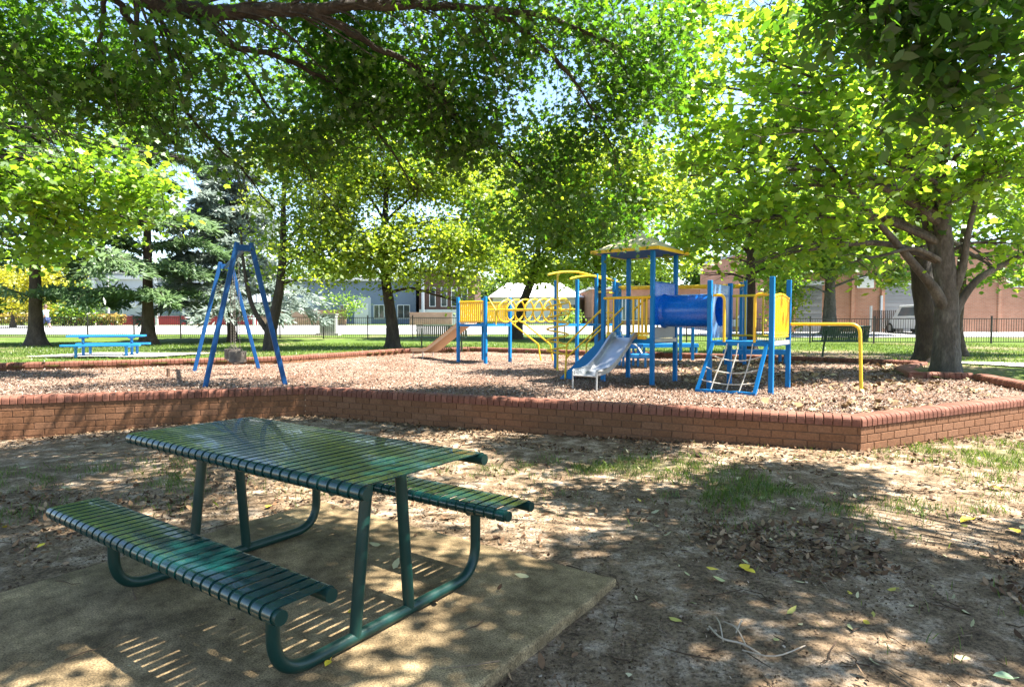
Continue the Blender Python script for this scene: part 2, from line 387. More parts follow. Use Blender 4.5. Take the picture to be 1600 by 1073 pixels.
def wob(p, q, n=24, a=.008):
    return [(p[0]+(q[0]-p[0])*i/n+rnd.uniform(-a, a), p[1]+(q[1]-p[1])*i/n+rnd.uniform(-a, a)) for i in range(n)]
pm.prism(wob((-1.15, -2.3), (1.325, -2.3))+wob((1.325, -2.3), (1.325, 1.03))+wob((1.325, 1.03), (-1.15, 1.03))+wob((-1.15, 1.03), (-1.15, -2.3)), -.14, 0)
pad = pm.build('concrete_pad', padmat(), bevel=.012); pad.location = (TBX, TBY, 0); pad.rotation_euler.z = TBA; tag(pad, kind='structure')
# ------------------------------------------------------------------ brick walls
M_BRICK = attrmat('red_brick', [(0, (.185, .084, .039)), (.5, (.21, .097, .046)), (1, (.235, .113, .058))], .9, .5, 45., nmix=.45)
M_CAPBR = attrmat('brick_capping', [(0, (.155, .057, .034)), (.5, (.19, .073, .045)), (1, (.23, .096, .062))], .75, .4, 40., nmix=.4)
M_MORTAR = speckle('mortar', [(.3, (.14, .075, .044)), (.6, (.19, .105, .064))], 60., .3)
def cap_brick(mb, c, d, nrm, half_l, half_t, zb, zt, rr):
    """one bullnosed brick laid across the wall; d along the wall, nrm to its outer face"""
    prof = []
    rad = min(.05, (zt-zb)*.6)
    prof += [(-half_l, zb), (half_l, zb)]
    for i in range(5): a = math.pi/2*i/4; prof.append((half_l-rad+rad*math.cos(a), zt-rad+rad*math.sin(a)))
    for i in range(5): a = math.pi/2+math.pi/2*i/4; prof.append((-half_l+rad+rad*math.cos(a), zt-rad+rad*math.sin(a)))
    secs = []
    for t in (-half_t, -half_t+.004, half_t-.004, half_t):
        k = 1 if abs(t) < half_t-.001 else .97
        secs.append([(c[0]+d[0]*t+nrm[0]*p*k, c[1]+d[1]*t+nrm[1]*p*k, zb+(z-zb)*(1 if k == 1 else .97)) for p, z in prof])
    mb.sweep(secs); n = len(prof)
    mb.r[-(3*n+2):] = [rr]*(3*n+2)
def brick_run(th, pts, ztop, zbot, cap_h=.105, width=.23, off=(0, 0, 0), base_len=.235):
    cap, br, mo = MB(), MB(), MB()
    for si in range(len(pts)-1):
        a, b = Vector((*pts[si], 0)), Vector((*pts[si+1], 0)); d = (b-a); ln = d.length; d.normalize(); nrm = Vector((d.y, -d.x, 0))
        zt0 = ztop if not callable(ztop) else None
        # the face line is a-b, the body lies behind it (-nrm)
        n = max(1, round(ln/.0875)); pw = ln/n
        for i in range(n):
            p = a+d*(pw*(i+.5))-nrm*(width/2-.012)
            z = ztop+rnd.uniform(-.003, .003)-.001*si
            cap_brick(cap, p, d, nrm, width/2, pw/2-.0045, ztop-cap_h, z, rnd.random())
        p0, p1 = a-nrm*(width/2), b-nrm*(width/2)
        mo.bar(p0+Vector((0, 0, (ztop-.05+zbot)/2)), p1+Vector((0, 0, (ztop-.05+zbot)/2)), width-.016-.003*si, ztop-.05-zbot)
        c = 0; z = ztop-cap_h-.01
        while z > zbot+.02:
            h = .075
            s0 = -(base_len/2 if c % 2 else 0); x = s0
            while x < ln-.02:
                x0, x1 = max(x, 0), min(x+base_len-.01, ln)
                if x1-x0 > .02:
                    q = a+d*((x0+x1)/2)-nrm*(.055-rnd.uniform(-.0015, .0015)); q.z = z-h/2
                    br.box(q, (x1-x0, .11, h), math.atan2(d.y, d.x))
                x += base_len
            z -= h+.010; c += 1
    mo.build('mortar_core', M_MORTAR, th, off=off); br.build('brickwork', M_BRICK, th, off=off, bevel=.003); cap.build('capping', M_CAPBR, th, off=off)
rw = thing('retaining_wall', 'low red brick retaining wall with rounded brick capping along the front of the mulch bed', 'brick wall', (0, 7, 0))
brick_run(rw, FRONT, Z_CAP, -.30, off=(0, 7, 0))
kw = thing('brick_kerb', 'low red brick edging between the bark mulch and the lawn behind the swings and slides', 'brick edging', (-3, 19, .3))
brick_run(kw, [(-13., 11.75), (-10.7, 12.9), (-5.75, 15.4), (-3.56, 19.9), (-1.46, 21.2), (7.07, 15.6), (9.03, 13.7)], .50, .22, off=(-3, 19, .3))
kt = thing('brick_kerb', 'red brick edging jutting into the mulch in front of the big right tree', 'brick edging', (8, 11, .3))
brick_run(kt, [(9.03, 13.7), (7.63, 12.2), (6.95, 10.75), (7.9, 10.5), (7.35, 8.75), (7.2, 8.2)], .485, .2, off=(8, 11, .3))

# ------------------------------------------------------------------ green picnic table
M_GREEN = paint('dark_green_enamel', (.002, .030, .028), .2, wear=.12, wearcol=(.008, .05, .04), scale=12., bump=.012, coat=.35)
M_GREENT = paint('dark_green_tube', (.004, .030, .024), .34, wear=.4, wearcol=(.015, .04, .03), scale=14., bump=.02, spec=.35)
def slat_top(half_l, half_w, zt, n, r=.031, th=.005, gap=.016):
    """flat steel strips that wrap round a tube along either long edge"""
    mb = MB(); pitch = 2*half_l/n
    prof = []
    for i in range(8): a = R(-70)+R(160)*i/7; prof.append((half_w-r+r*math.cos(a), zt-r+r*math.sin(a)))
    k = len(prof)
    outer = prof+[(-x, z) for x, z in prof[::-1]]
    inner = []
    for i in range(8): a = R(-70)+R(160)*i/7; q = r-th; inner.append((half_w-r+q*math.cos(a), zt-r+q*math.sin(a)))
    inner = inner+[(-x, z) for x, z in inner[::-1]]
    loop = outer+inner[::-1]
    for i in range(n):
        l = -half_l+pitch*(i+.5); hw = (pitch-gap)/2; dz = rnd.uniform(-.0008, .0008)
        b = len(mb.v); m = len(outer); rv = rnd.random()
        for s in (-hw, hw): mb.v += [(l+s, x, z+dz) for x, z in outer]+[(l+s, x, z+dz) for x, z in inner]
        o0, i0, o1, i1 = b, b+m, b+2*m, b+3*m
        for j in range(m-1):
            mb.face([o0+j, o1+j, o1+j+1, o0+j+1], rv); mb.face([i0+j, i0+j+1, i1+j+1, i1+j], rv)
            mb.face([o0+j, o0+j+1, i0+j+1, i0+j], rv); mb.face([o1+j, i1+j, i1+j+1, o1+j+1], rv)
        mb.face([o0, i0, i1, o1], rv); mb.face([o0+m-1, o1+m-1, i1+m-1, i0+m-1], rv)
    return mb
pt = thing('picnic_table', 'dark green steel slat picnic table with attached benches on the concrete pad', 'picnic table', (TBX, TBY, 0), TBA)
def top_with_tubes(name, w0, half_l, half_w, zt, n):
    mb = slat_top(half_l, half_w, zt, n); mb.v = [(x, y+w0, z) for x, y, z in mb.v]
    o = mb.build(name, M_GREEN, pt, smooth='auto')
    for s in (-1, 1):
        y = w0+s*(half_w-.031)
        t = MB().tube([(-half_l-.012, y, zt-.031), (half_l+.012, y, zt-.031)], .0255, 16).build('edge_tube', M_GREENT, o, smooth='auto')
    return o
top_with_tubes('tabletop', -.01, .958, .388, .745, 31)
top_with_tubes('bench_seat', -.640, .962, .132, .425, 31)
top_with_tubes('bench_seat', .640, .962, .132, .425, 31)
for l in (.71, -.62):
    f = MB()
    U = fillet([(l, -.60, .375), (l, -.60, .028), (l, .60, .028), (l, .60, .375)], .27, 14)
    fr = f.tube(U, .0265, 14).build('base_frame', M_GREENT, pt, smooth='auto')
    for s, wb, wt in ((-1, -.215, -.14), (1, .105, .055)):
        MB().tube([(l, wb, .03), (l, wt, .69)], .0265, 14).build('leg', M_GREENT, pt, smooth='auto')
    MB().tube([(l, -.33, .682), (l, .33, .682)], .026, 14).build('cross_bar', M_GREENT, pt, smooth='auto')
    for s in (-1, 1):
        MB().tube([(l, s*.64-.10, .372), (l, s*.64+.10, .372)], .022, 12).build('bench_bracket', M_GREENT, pt, smooth='auto')

# ------------------------------------------------------------------ play equipment
BLUE = paint('blue_powder_coat', (.001, .155, .42), .5, wear=.3, wearcol=(.012, .115, .28), scale=6., spec=.25)
BLUE_P = paint('blue_plastic', (.001, .115, .54), .25, wear=.2, wearcol=(.01, .11, .42), scale=4., coat=.2)
SKYB = paint('light_blue_plastic', (.010, .20, .52), .4, wear=.3, scale=8.)
YEL = paint('yellow_powder_coat', (.74, .51, .016), .4, wear=.35, wearcol=(.45, .24, .02), scale=9.)
YEL_P = paint('yellow_plastic', (.78, .45, .006), .4, wear=.25, wearcol=(.5, .27, .02), scale=5.)
ROOF = paint('faded_roof', (.50, .42, .20), .85, wear=.8, wearcol=(.42, .38, .27), scale=3.)
STEEL = paint('worn_steel', (.42, .44, .46), .30, metal=.75, wear=.8, wearcol=(.30, .31, .33), scale=5., bump=.03)
GALV = paint('galvanised', (.48, .48, .46), .5, metal=.4, wear=.5, scale=10.)
BEIGE = paint('beige_plastic', (.50, .33, .20), .5, wear=.4, wearcol=(.42, .26, .16), scale=6.)
ROPE = paint('white_rope', (.50, .47, .42), .9, wear=.7, wearcol=(.30, .27, .23), scale=40., bump=.1)
SUN_PALE = paint('pale_panel', (.34, .37, .38), .5, wear=.6, wearcol=(.25, .27, .29), scale=4.)
PO = (2.271, 9.954, .342); PA = -.668; SD, GAP = .903, .942
pu, pv = Vector((math.cos(PA), math.sin(PA), 0)), Vector((-math.sin(PA), math.cos(PA), 0))
def play(u, v, z=0): return Vector(PO)+pu*u+pv*v+Vector((0, 0, z))
def frame_thing(name, label, cat, u, v, group=None):
    t = thing(name, label, cat, play(u, v), PA, group); t['_u'] = u; t['_v'] = v; return t
def off_of(t): return (t['_u'], t['_v'], 0)
ps = frame_thing('play_structure', 'blue and yellow play towers with a hipped roof joined by a blue crawl tunnel', 'play structure', 0, 0)
O0 = off_of(ps)
def post(th, off, u, v, h, w=.066):
    mb = MB().box((u, v, h/2-.12), (w, w, h+.24))
    o = mb.build('post', BLUE, th, off=off, bevel=.006)
    return o
for u, v in ((0, 0), (-SD, 0), (-SD, SD), (0, SD)): post(ps, O0, u, v, 2.17)
for u, v, h in ((GAP, 0, 1.65), (GAP, SD, 1.65), (GAP+SD, 0, 1.665), (GAP+SD, SD, 1.665)): post(ps, O0, u, v, h)
# roof: four sloping faces, a deep yellow rim and a blue soffit
c0 = -SD/2; e = SD/2+.155; mb = MB()
b = len(mb.v)
zr0, zr1 = 2.205, 2.54
cx, cy = -SD/2, SD/2
mb.v += [(cx-e, cy-e, zr0), (cx+e, cy-e, zr0), (cx+e, cy+e, zr0), (cx-e, cy+e, zr0), (cx, cy, zr1)]
for i in range(4): mb.face([i, (i+1) % 4, 4])
mb.face([3, 2, 1, 0])
roof = mb.build('roof', ROOF, ps, off=O0)
rim = MB()
for i in range(4):
    p = [(cx-e, cy-e), (cx+e, cy-e), (cx+e, cy+e), (cx-e, cy+e)]
    q, r_ = p[i], p[(i+1) % 4]
    rim.bar((q[0], q[1], zr0-.012), (r_[0], r_[1], zr0-.012), .03, .052)
rim.build('roof_rim', YEL, roof, off=O0)
sf = MB().box((cx, cy, zr0-.024), (2*e-.05, 2*e-.05, .018)); sf.build('soffit', paint('matt_blue', (.004, .085, .28), .95, wear=.2, scale=5.), roof, off=O0)
# decks
for u0 in (-SD, GAP):
    dk = MB().box((u0+SD/2, SD/2, .715), (SD-.07, SD-.07, .035)).build('deck', BLUE, ps, off=O0)
    ed = MB()
    for a_, b_ in (((u0, 0), (u0+SD, 0)), ((u0+SD, 0), (u0+SD, SD)), ((u0+SD, SD), (u0, SD)), ((u0, SD), (u0, 0))):
        ed.bar((a_[0], a_[1], .70), (b_[0], b_[1], .70), .045, .068)
    ed.build('deck_edge', BLUE, dk, off=O0)
MB().box((GAP+SD+.026, SD/2, .712), (.012, SD-.06, .062)).build('edge_plate', GALV, ps, off=O0)
MB().box((.028, SD/2, .715), (.012, SD-.06, .062)).build('edge_plate', GALV, ps, off=O0)
def railing(th, off, a, b, z0, z1, n, r=.014, rr=.019, flat=False, name='railing', mat=None):
    a, b = Vector(a), Vector(b); mb = MB()
    mb.tube([(a.x, a.y, z1), (b.x, b.y, z1)], rr, 10); mb.tube([(a.x, a.y, z0), (b.x, b.y, z0)], rr*.8, 10)
    for i in range(n):
        p = a.lerp(b, (i+.5)/n)
        if flat: mb.bar((p.x, p.y, z0), (p.x, p.y, z1), .034, .012, up=(b-a).normalized().cross(Vector((0, 0, 1))))
        else: mb.tube([(p.x, p.y, z0), (p.x, p.y, z1)], r, 8)
    return mb.build(name, mat or YEL, th, off=off, smooth='auto')
# rail over the slide: two barred wings and one long top bar
sg = MB()
sg.tube([(-SD+.02, -.02, 1.42), (-.02, -.02, 1.42)], .023, 10)
for us in ((-.80, -.70), (-.33, -.235, -.17, -.09)):
    for i, u in enumerate(us): sg.bar((u, -.02, .80), (u, -.02, 1.42), .012, .034 if i % 2 == 0 else .024, up=(1, 0, 0))
    sg.bar((min(us)-.03, -.02, .83), (max(us)+.03, -.02, .83), .025, .035)
sg.bar((-.80, -.025, .80), (-.70, -.025, .80), .03, .04); sg.bar((-.24, -.03, .765), (-.09, -.03, .765), .03, .06)
sg.build('railing', YEL_P, ps, off=O0)
# tall yellow rail on the far face of the roofed tower
railing(ps, O0, (-SD+.04, SD), (-.04, SD), .82, 1.44, 7)
# tunnel and its end panels
for u, name in ((.004, 'tunnel_panel'), (GAP-.004, 'tunnel_panel')):
    mb = MB(); r = .255; z0p, z1p = (.965, 1.66) if u < .5 else (.77, 1.60); zc = 1.20
    th_ = .02; cyv = SD/2; hw = SD/2-.036
    angs = sorted([2*math.pi*(i+.5)/28 for i in range(28)]+[math.atan2(zz-zc, s*hw) % (2*math.pi) for s in (-1, 1) for zz in (z0p, z1p)]); n = len(angs)
    ring = [(cyv+r*math.cos(a), zc+r*math.sin(a)) for a in angs]
    sq = []
    for a in angs:
        cx_, sx_ = math.cos(a), math.sin(a)
        hzu = (z1p-zc) if sx_ > 0 else (zc-z0p)
        k = min(hw/max(abs(cx_), 1e-6), hzu/max(abs(sx_), 1e-6)); sq.append((cyv+cx_*k, zc+sx_*k))
    for du, flip in ((-th_/2, True), (th_/2, False)):
        b = len(mb.v); mb.v += [(u+du, y, z) for y, z in ring]+[(u+du, y, z) for y, z in sq]
        for i in range(n):
            j = (i+1) % n; f = [b+i, b+n+i, b+n+j, b+j]; mb.face(f[::-1] if flip else f)
    for i in range(n):
        j = (i+1) % n; mb.face([i, j, 2*n+j, 2*n+i]); mb.face([n+i, 3*n+i, 3*n+j, n+j])
    mb.build(name, BLUE_P if u < .5 else paint('sunlit_panel_blue', (.09, .20, .40), .3, wear=.3, wearcol=(.14, .25, .42), scale=2., coat=.2), ps, off=O0)  # right-hand panel is a paler blue: sunlight on it is put into the colour
mb = MB(); secs = []
for u in (0.0, .02, .06, .08, .45, .455, .47, .475, .86, .88, .92, GAP):
    r = .262 if (.02 < u < .9) else .285
    if .45 <= u <= .475: r = .266
    secs.append([(u, SD/2+r*math.cos(2*math.pi*i/36), 1.20+r*math.sin(2*math.pi*i/36)) for i in range(36)])
inn = [[(u, SD/2+.248*math.cos(2*math.pi*i/36), 1.20+.248*math.sin(2*math.pi*i/36)) for i in range(36)] for u in (GAP, 0.)]
mb.sweep(secs+inn+[secs[0]], caps=False)
mb.build('tunnel', BLUE_P, ps, off=O0, smooth='auto')
MB().box((.0, SD/2, .845), (.016, SD-.07, .18)).build('kick_panel', SUN_PALE, ps, off=O0)  # whitish colour stands in for sun reflecting off this face
MB().box((-.012, SD/2, 1.668), (.09, SD-.07, .012)).build('panel_cap', BLUE, ps, off=O0)
# right tower: bent hand rails, barred back, ribbed yellow end panel
for u, s in ((GAP+.06, 1), (GAP+SD-.06, -1)):
    MB().tube(fillet([(u, -.02, 1.42), (u+s*.17, -.03, 1.42), (u+s*.17, -.03, .72)], .09), .021, 10).build('hand_rail', YEL_P, ps, off=O0, smooth='auto')
railing(ps, O0, (GAP+.04, SD), (GAP+SD-.04, SD), .80, 1.44, 6, r=.016, rr=.02)
rp = MB()
u = GAP+SD
for i in range(9):
    v = .075+i*(SD-.15)/8; h = 1.36+.05*math.sin(math.pi*(v/SD))
    rp.bar((u, v, .83), (u, v, h), .03, .083, up=(0, 1, 0)); rp.tube([(u+.012, v, .88), (u+.012, v, h-.05)], .014, 6)
arch = [(u, .04+(SD-.08)*i/10, 1.37+.05*math.sin(math.pi*i/10)) for i in range(11)]
rp.tube(arch, .024, 10); rp.tube([(u, .04, .80), (u, SD-.04, .80)], .020, 10)
rp.build('end_panel', YEL_P, ps, off=O0, smooth='auto')
# chin-up bar running off the right tower
MB().tube(fillet([(GAP+SD, SD, .985), (2.82, SD-.02, .985), (2.86, SD-.02, -.2)], .14, 8), .024, 12).build('pull_up_bar', YEL, ps, off=O0, smooth='auto')
# rope net in a leaning blue frame
nf = MB(); nl, nr = (GAP+.02, GAP+SD-.02); bl, br_ = GAP-.06, GAP+SD-.13
nf.bar((nl+.05, -.05, .70), (bl, -.33, .0), .045, .045, up=(1, 0, 0)); nf.bar((nr-.03, -.05, .70), (br_, -.33, .0), .045, .045, up=(1, 0, 0)); nf.bar((bl-.02, -.33, .0), (br_+.02, -.33, .0), .045, .05)
net = nf.build('net_frame', BLUE, ps, off=O0)
rp = MB()
def net_pt(s, t, sag):
    a = Vector((nl+.05, -.05, .70)).lerp(Vector((bl, -.33, 0)), t); b = Vector((nr-.03, -.05, .70)).lerp(Vector((br_, -.33, 0)), t)
    p = a.lerp(b, s); p.z -= sag*4*s*(1-s); p.y += .0; return p
def knotted(pts, r=.0085):
    out = catmull(pts, 5); rp.tube(out, [r*(1+.28*(i % 2)) for i in range(len(out))], 6)
for t, sg_ in ((.23, .09), (.5, .08), (.77, .05)): knotted([net_pt(i/8, t, sg_) for i in range(9)])
for s in (.26, .5, .74): knotted([net_pt(s+.02*math.sin(3*t+s*9), t, .09*(1-t) if t > .1 else 0) for t in (0, .15, .3, .5, .77, .9, 1.)])
rp.build('rope_net', ROPE, net, off=O0, smooth='auto')
# steel slide towards the viewer
def slide_mesh(path, width, side, lean=.0, th=.012):
    """path: centreline points of the bed; returns U-section sheet with thickness"""
    mb = MB(); secs = []
    path = [Vector(p) for p in path]
    for i, p in enumerate(path):
        t = (path[min(i+1, len(path)-1)]-path[max(i-1, 0)]).normalized(); x = t.cross(Vector((0, 0, 1))).normalized(); n = x.cross(t)
        h = width/2
        prof = [(-h-th, side), (-h-th*2.2, side+.012), (-h+th*.8, side+.012), (-h, side), (-h+.012, .018), (-h+.05, 0), (h-.05, 0), (h-.012, .018), (h, side), (h-th*.8, side+.012), (h+th*2.2, side+.012), (h+th, side), (h+th, .01), (h-.045, -th), (-h+.045, -th), (-h-th, .01)]
        secs.append([p+x*a+n*b for a, b in prof])
    mb.sweep(secs); return mb
sp = catmull([(-.46, -.02, .745), (-.46, -.12, .735), (-.465, -.5, .45), (-.475, -.82, .27), (-.485, -1.02, .215), (-.495, -1.26, .205)], 6)
sl = slide_mesh(sp, .39, .085).build('slide', STEEL, ps, off=O0, smooth='auto')
for s in (-1, 1):
    MB().tube(fillet([(-.49+s*.21, -1.08, .285), (-.49+s*.21, -1.275, .285), (-.49+s*.21, -1.285, -.2)], .03), .013, 8).build('leg', GALV, sl, off=O0, smooth='auto')
MB().tube([(-.49-.21, -1.275, .205), (-.49+.21, -1.275, .205)], .012, 8).build('end_bar', GALV, sl, off=O0)
# stair off the left face
st = MB()
for v in (.08, .70): st.bar((-SD-.03, v, .66), (-1.78, v, -.06), .035, .17)
stair = st.build('stair', BLUE, ps, off=O0)
for i in range(4):
    f = (i+.5)/4.3; MB().box((-SD-.06-.80*f, .39, .60-.62*f), (.2, .60, .03)).build('tread', BLUE, stair, off=O0)
for v in (.05, .73):
    MB().tube(fillet([(-SD-.01, v, 1.28), (-1.68, v, .62), (-1.72, v, -.15)], .1), .017, 10).build('hand_rail', YEL, ps, off=O0, smooth='auto')
    MB().tube(fillet([(-SD-.01, v, 1.02), (-1.66, v, .40)], .1), .015, 10).build('hand_rail', YEL, ps, off=O0, smooth='auto')
MB().tube(fillet([(-SD+.1, SD-.04, 1.2), (-.45, SD-.02, 1.52), (-.15, SD-.02, 1.50)], .15), .017, 8).build('hand_rail', YEL, ps, off=O0, smooth='auto')
MB().box((-.05, .30, 1.28), (.03, .22, .26)).build('play_board', YEL_P, ps, off=O0, bevel=.01)

# ---- second structure: small tower, ring bridge, tall posts, spiral pole
cf = frame_thing('climbing_frame', 'small tower with a beige slide and a yellow ring bridge to tall blue posts', 'climbing frame', -4.3, 2.5)
O1 = off_of(cf)
A0, A1, B0, B1 = -6.33, -5.42, 2.16, 3.12
for u, v in ((A0, B0), (A1, B0), (A1, B1), (A0, B1)): post(cf, O1, u, v, 1.64, .07)
TP = [(-3.28, 2.06), (-3.28, 2.93), (-3.28, 3.80), (-3.28, 4.68)]
for (u, v), h in zip(TP, (1.93, 2.0, 2.18, 2.12)): post(cf, O1, u, v, h, .07)
dk = MB().box(((A0+A1)/2, (B0+B1)/2, .95), (A1-A0-.07, B1-B0-.07, .035)).build('deck', BLUE, cf, off=O1)
ed = MB()
for a_, b_ in (((A0, B0), (A1, B0)), ((A1, B0), (A1, B1)), ((A1, B1), (A0, B1)), ((A0, B1), (A0, B0))): ed.bar((a_[0], a_[1], .94), (b_[0], b_[1], .94), .045, .06)
ed.build('deck_edge', BLUE, dk, off=O1)
for a_, b_ in ((TP[0], TP[1]), (TP[1], TP[2]), (TP[2], TP[3])):
    MB().bar((a_[0], a_[1], .95), (b_[0], b_[1], .95), .045, .06).build('beam', BLUE, cf, off=O1)
def slat_panel(u0, v0, u1, v1, z0, z1, n):
    mb = MB(); a, b = Vector((u0, v0, 0)), Vector((u1, v1, 0)); d = (b-a).normalized()
    for i in range(n):
        p = a.lerp(b, (i+.5)/n); mb.bar((p.x, p.y, z0), (p.x, p.y, z1), .02, (b-a).length/n*.62, up=tuple(d))
    mb.tube([(u0, v0, z1), (u1, v1, z1)], .02, 8); mb.tube([(u0, v0, z0), (u1, v1, z0)], .02, 8)
    return mb.build('slat_panel', YEL_P, cf, off=O1, smooth='auto')
slat_panel(A0+.05, B0, A1-.05, B0, 1.03, 1.52, 12)
slat_panel(A0+.05, B1, A1-.05, B1, 1.03, 1.52, 12)
for v in (B0+.1, B1-.1):
    MB().tube(fillet([(A1, v, 1.62), (A1+.25, v, 1.30), (A1+.25, v, .95)], .1), .014, 8).build('hand_rail', YEL, cf, off=O1, smooth='auto')
# ring bridge
for v in (2.28, 3.0):
    MB().tube([(A1, v, 1.31), (-3.28, v, 1.31)], .021, 8).build('bridge_rail', YEL, cf, off=O1, smooth='auto')
for i in range(7):
    u = A1+.28+i*.27
    MB().tube([(u+.05*math.sin(a), 2.64+.36*math.cos(a), 1.29+.27*math.sin(a)) for a in (2*math.pi*k/28 for k in range(28))], .020, 8, closed=True).build('ring', YEL, cf, off=O1, smooth='auto')
# spiral climbing pole
sx, sy = -2.86, 1.50
MB().tube([(sx, sy, -.2), (sx, sy, 1.98), (sx+.0, sy+.06, 2.03), (-3.24, 2.06, 2.04)], .022, 10).build('climbing_pole', YEL, cf, off=O1, smooth='auto')
hel = [(sx+.225*math.cos(a), sy+.225*math.sin(a), .28+1.22*a/(2*math.pi*5.4)) for a in (2*math.pi*5.4*k/190 for k in range(191))]
MB().tube(hel, .018, 8).build('spiral', YEL, cf, off=O1, smooth='auto')
# top rails
for (a_, b_, z) in ((TP[0], TP[2], 2.10), (TP[1], TP[3], 2.06)):
    pts = [(a_[0]-.02, a_[1]-.28, z-.06), (a_[0], a_[1]-.1, z-.02), (a_[0], a_[1], z)]+[(a_[0], a_[1]+(b_[1]-a_[1])*t, z+.07*math.sin(math.pi*t)) for t in (.25, .5, .75)]+[(b_[0], b_[1], z), (b_[0]+.02, b_[1]+.2, z-.03)]
    MB().tube(catmull(pts, 5), .024, 8).build('top_rail', YEL, cf, off=O1, smooth='auto')
for z in (1.25, 1.75): MB().tube([(TP[2][0], TP[2][1], z), (TP[3][0], TP[3][1], z)], .02, 8).build('bar', YEL, cf, off=O1)
# sloping parallel bars off the small tower
for u in (-5.38, -4.98):
    for z0, du in ((1.02, 0),):
        MB().tube(fillet([(u-.05, B1+.02, 1.02), (u+.0, 4.30, .42), (u+.02, 4.42, -.15)], .09), .02, 10).build('parallel_bar', YEL, cf, off=O1, smooth='auto')
sp = catmull([(A0-.02, 2.64, .965), (A0-.2, 2.66, .93), (A0-1.2, 2.8, .42), (A0-1.65, 2.9, .22), (A0-1.95, 2.98, .18), (A0-2.55, 3.13, .17)], 6)
sl = slide_mesh(sp, .40, .09).build('slide', BEIGE, cf, off=O1, smooth='auto')
for s in (-1, 1):
    for uu, vv in ((A0-2.5, 3.12), (A0-1.95, 2.98)):
        MB().tube([(uu, vv+s*.2, .2), (uu, vv+s*.2, -.2)], .012, 6).build('leg', GALV, sl, off=O1)

# ---- overhead ladder, low steps and low benches at the back
ol = frame_thing('overhead_ladder', 'overhead ladder with yellow rails on blue posts behind the roofed tower', 'overhead ladder', -1.6, 4.6)
O2 = off_of(ol)
ends = [(-3.0, 4.4), (-.35, 5.6)]
w_ = Vector((ends[1][1]-ends[0][1], -(ends[1][0]-ends[0][0]), 0)).normalized()*.38
for e_ in ends:
    for s in (-1, 1): post(ol, O2, e_[0]+w_.x*s, e_[1]+w_.y*s, 1.98, .07)
    MB().bar((e_[0]-w_.x, e_[1]-w_.y, 1.80), (e_[0]+w_.x, e_[1]+w_.y, 1.80), .05, .06).build('beam', BLUE, ol, off=O2)
for s in (-1, 1): MB().tube([(ends[0][0]+w_.x*s, ends[0][1]+w_.y*s, 1.86), (ends[1][0]+w_.x*s, ends[1][1]+w_.y*s, 1.86)], .03, 8).build('side_rail', YEL, ol, off=O2, smooth='auto')
for i in range(9):
    p = Vector((*ends[0], 0)).lerp(Vector((*ends[1], 0)), (i+.5)/9)
    MB().tube([(p.x-w_.x, p.y-w_.y, 1.86), (p.x+w_.x, p.y+w_.y, 1.86)], .016, 8).build('rung', YEL, ol, off=O2)
def low_bench(label, p, q, h, wd=.4):
    p, q = Vector((p[0], p[1], 0)), Vector((q[0], q[1], 0)); c = (p+q)/2; ln = (q-p).length; a = math.atan2((q-p).y, (q-p).x)
    t = thing('low_platform', label, 'low platform', (c.x, c.y, Z_MULCH), a, 'low blue platforms behind the towers')
    s = MB(); s.box((0, 0, h-.02), (ln, wd, .04)); s.build('deck', BLUE, t, bevel=.006)
    ap = MB(); ap.bar((-ln/2, -wd/2, h-.07), (ln/2, -wd/2, h-.07), .03, .07); ap.bar((-ln/2, wd/2, h-.07), (ln/2, wd/2, h-.07), .03, .07); ap.build('apron', BLUE, t)
    for x in (-ln/2+.05, ln/2-.05):
        for y in (-wd/2+.05, wd/2-.05): MB().box((x, y, h/2-.1), (.06, .06, h+.1)).build('leg', BLUE, t)
    return t
low_bench('low blue platform on square legs seen under the right tower', ground_at(1134, 571, .34), ground_at(1226, 571, .34), .38)
low_bench('low blue platform on square legs seen under the tunnel', ground_at(1000, 560, .34), ground_at(1086, 559, .34), .42)
for px, h in ((1063, .95), (1082, .98)):
    g = ground_at(px, 563, .34); t = MB().box((0, 0, h/2-.1), (.07, .07, h+.2)).build('bollard_post', BLUE, None, bevel=.006); t.location = (g.x, g.y, Z_MULCH)
    tag(t, 'short blue upright post beneath the tunnel, %s of the two' % ('nearer the roofed tower' if px == 1063 else 'farther from the roofed tower'), 'post', 'short blue posts')
sg_ = ground_at(995, 574, .34)
sx_t = thing('step_platform', 'bright blue stepped platform with a white tube seen beside the steel slide', 'step platform', (sg_.x, sg_.y, Z_MULCH), R(-8))
for i, (x, y, z, wd) in enumerate(((0, 0, .27, .52), (-.12, .34, .47, .46), (-.2, .68, .66, .44))):
    pl = MB().box((x, y, z), (wd, .34, .10), R(8)).build('step', SKYB, sx_t, bevel=.02)
    for s in (-1, 1): MB().box((x+s*wd*.36, y, z/2-.1), (.05, .05, z+.1)).build('leg', SKYB, pl)
MB().tube(catmull([(.1, -.18, .33), (-.02, .0, .50), (-.25, .3, .62), (-.35, .6, .85)], 5), .018, 8).build('hand_tube', GALV, sx_t, smooth='auto')

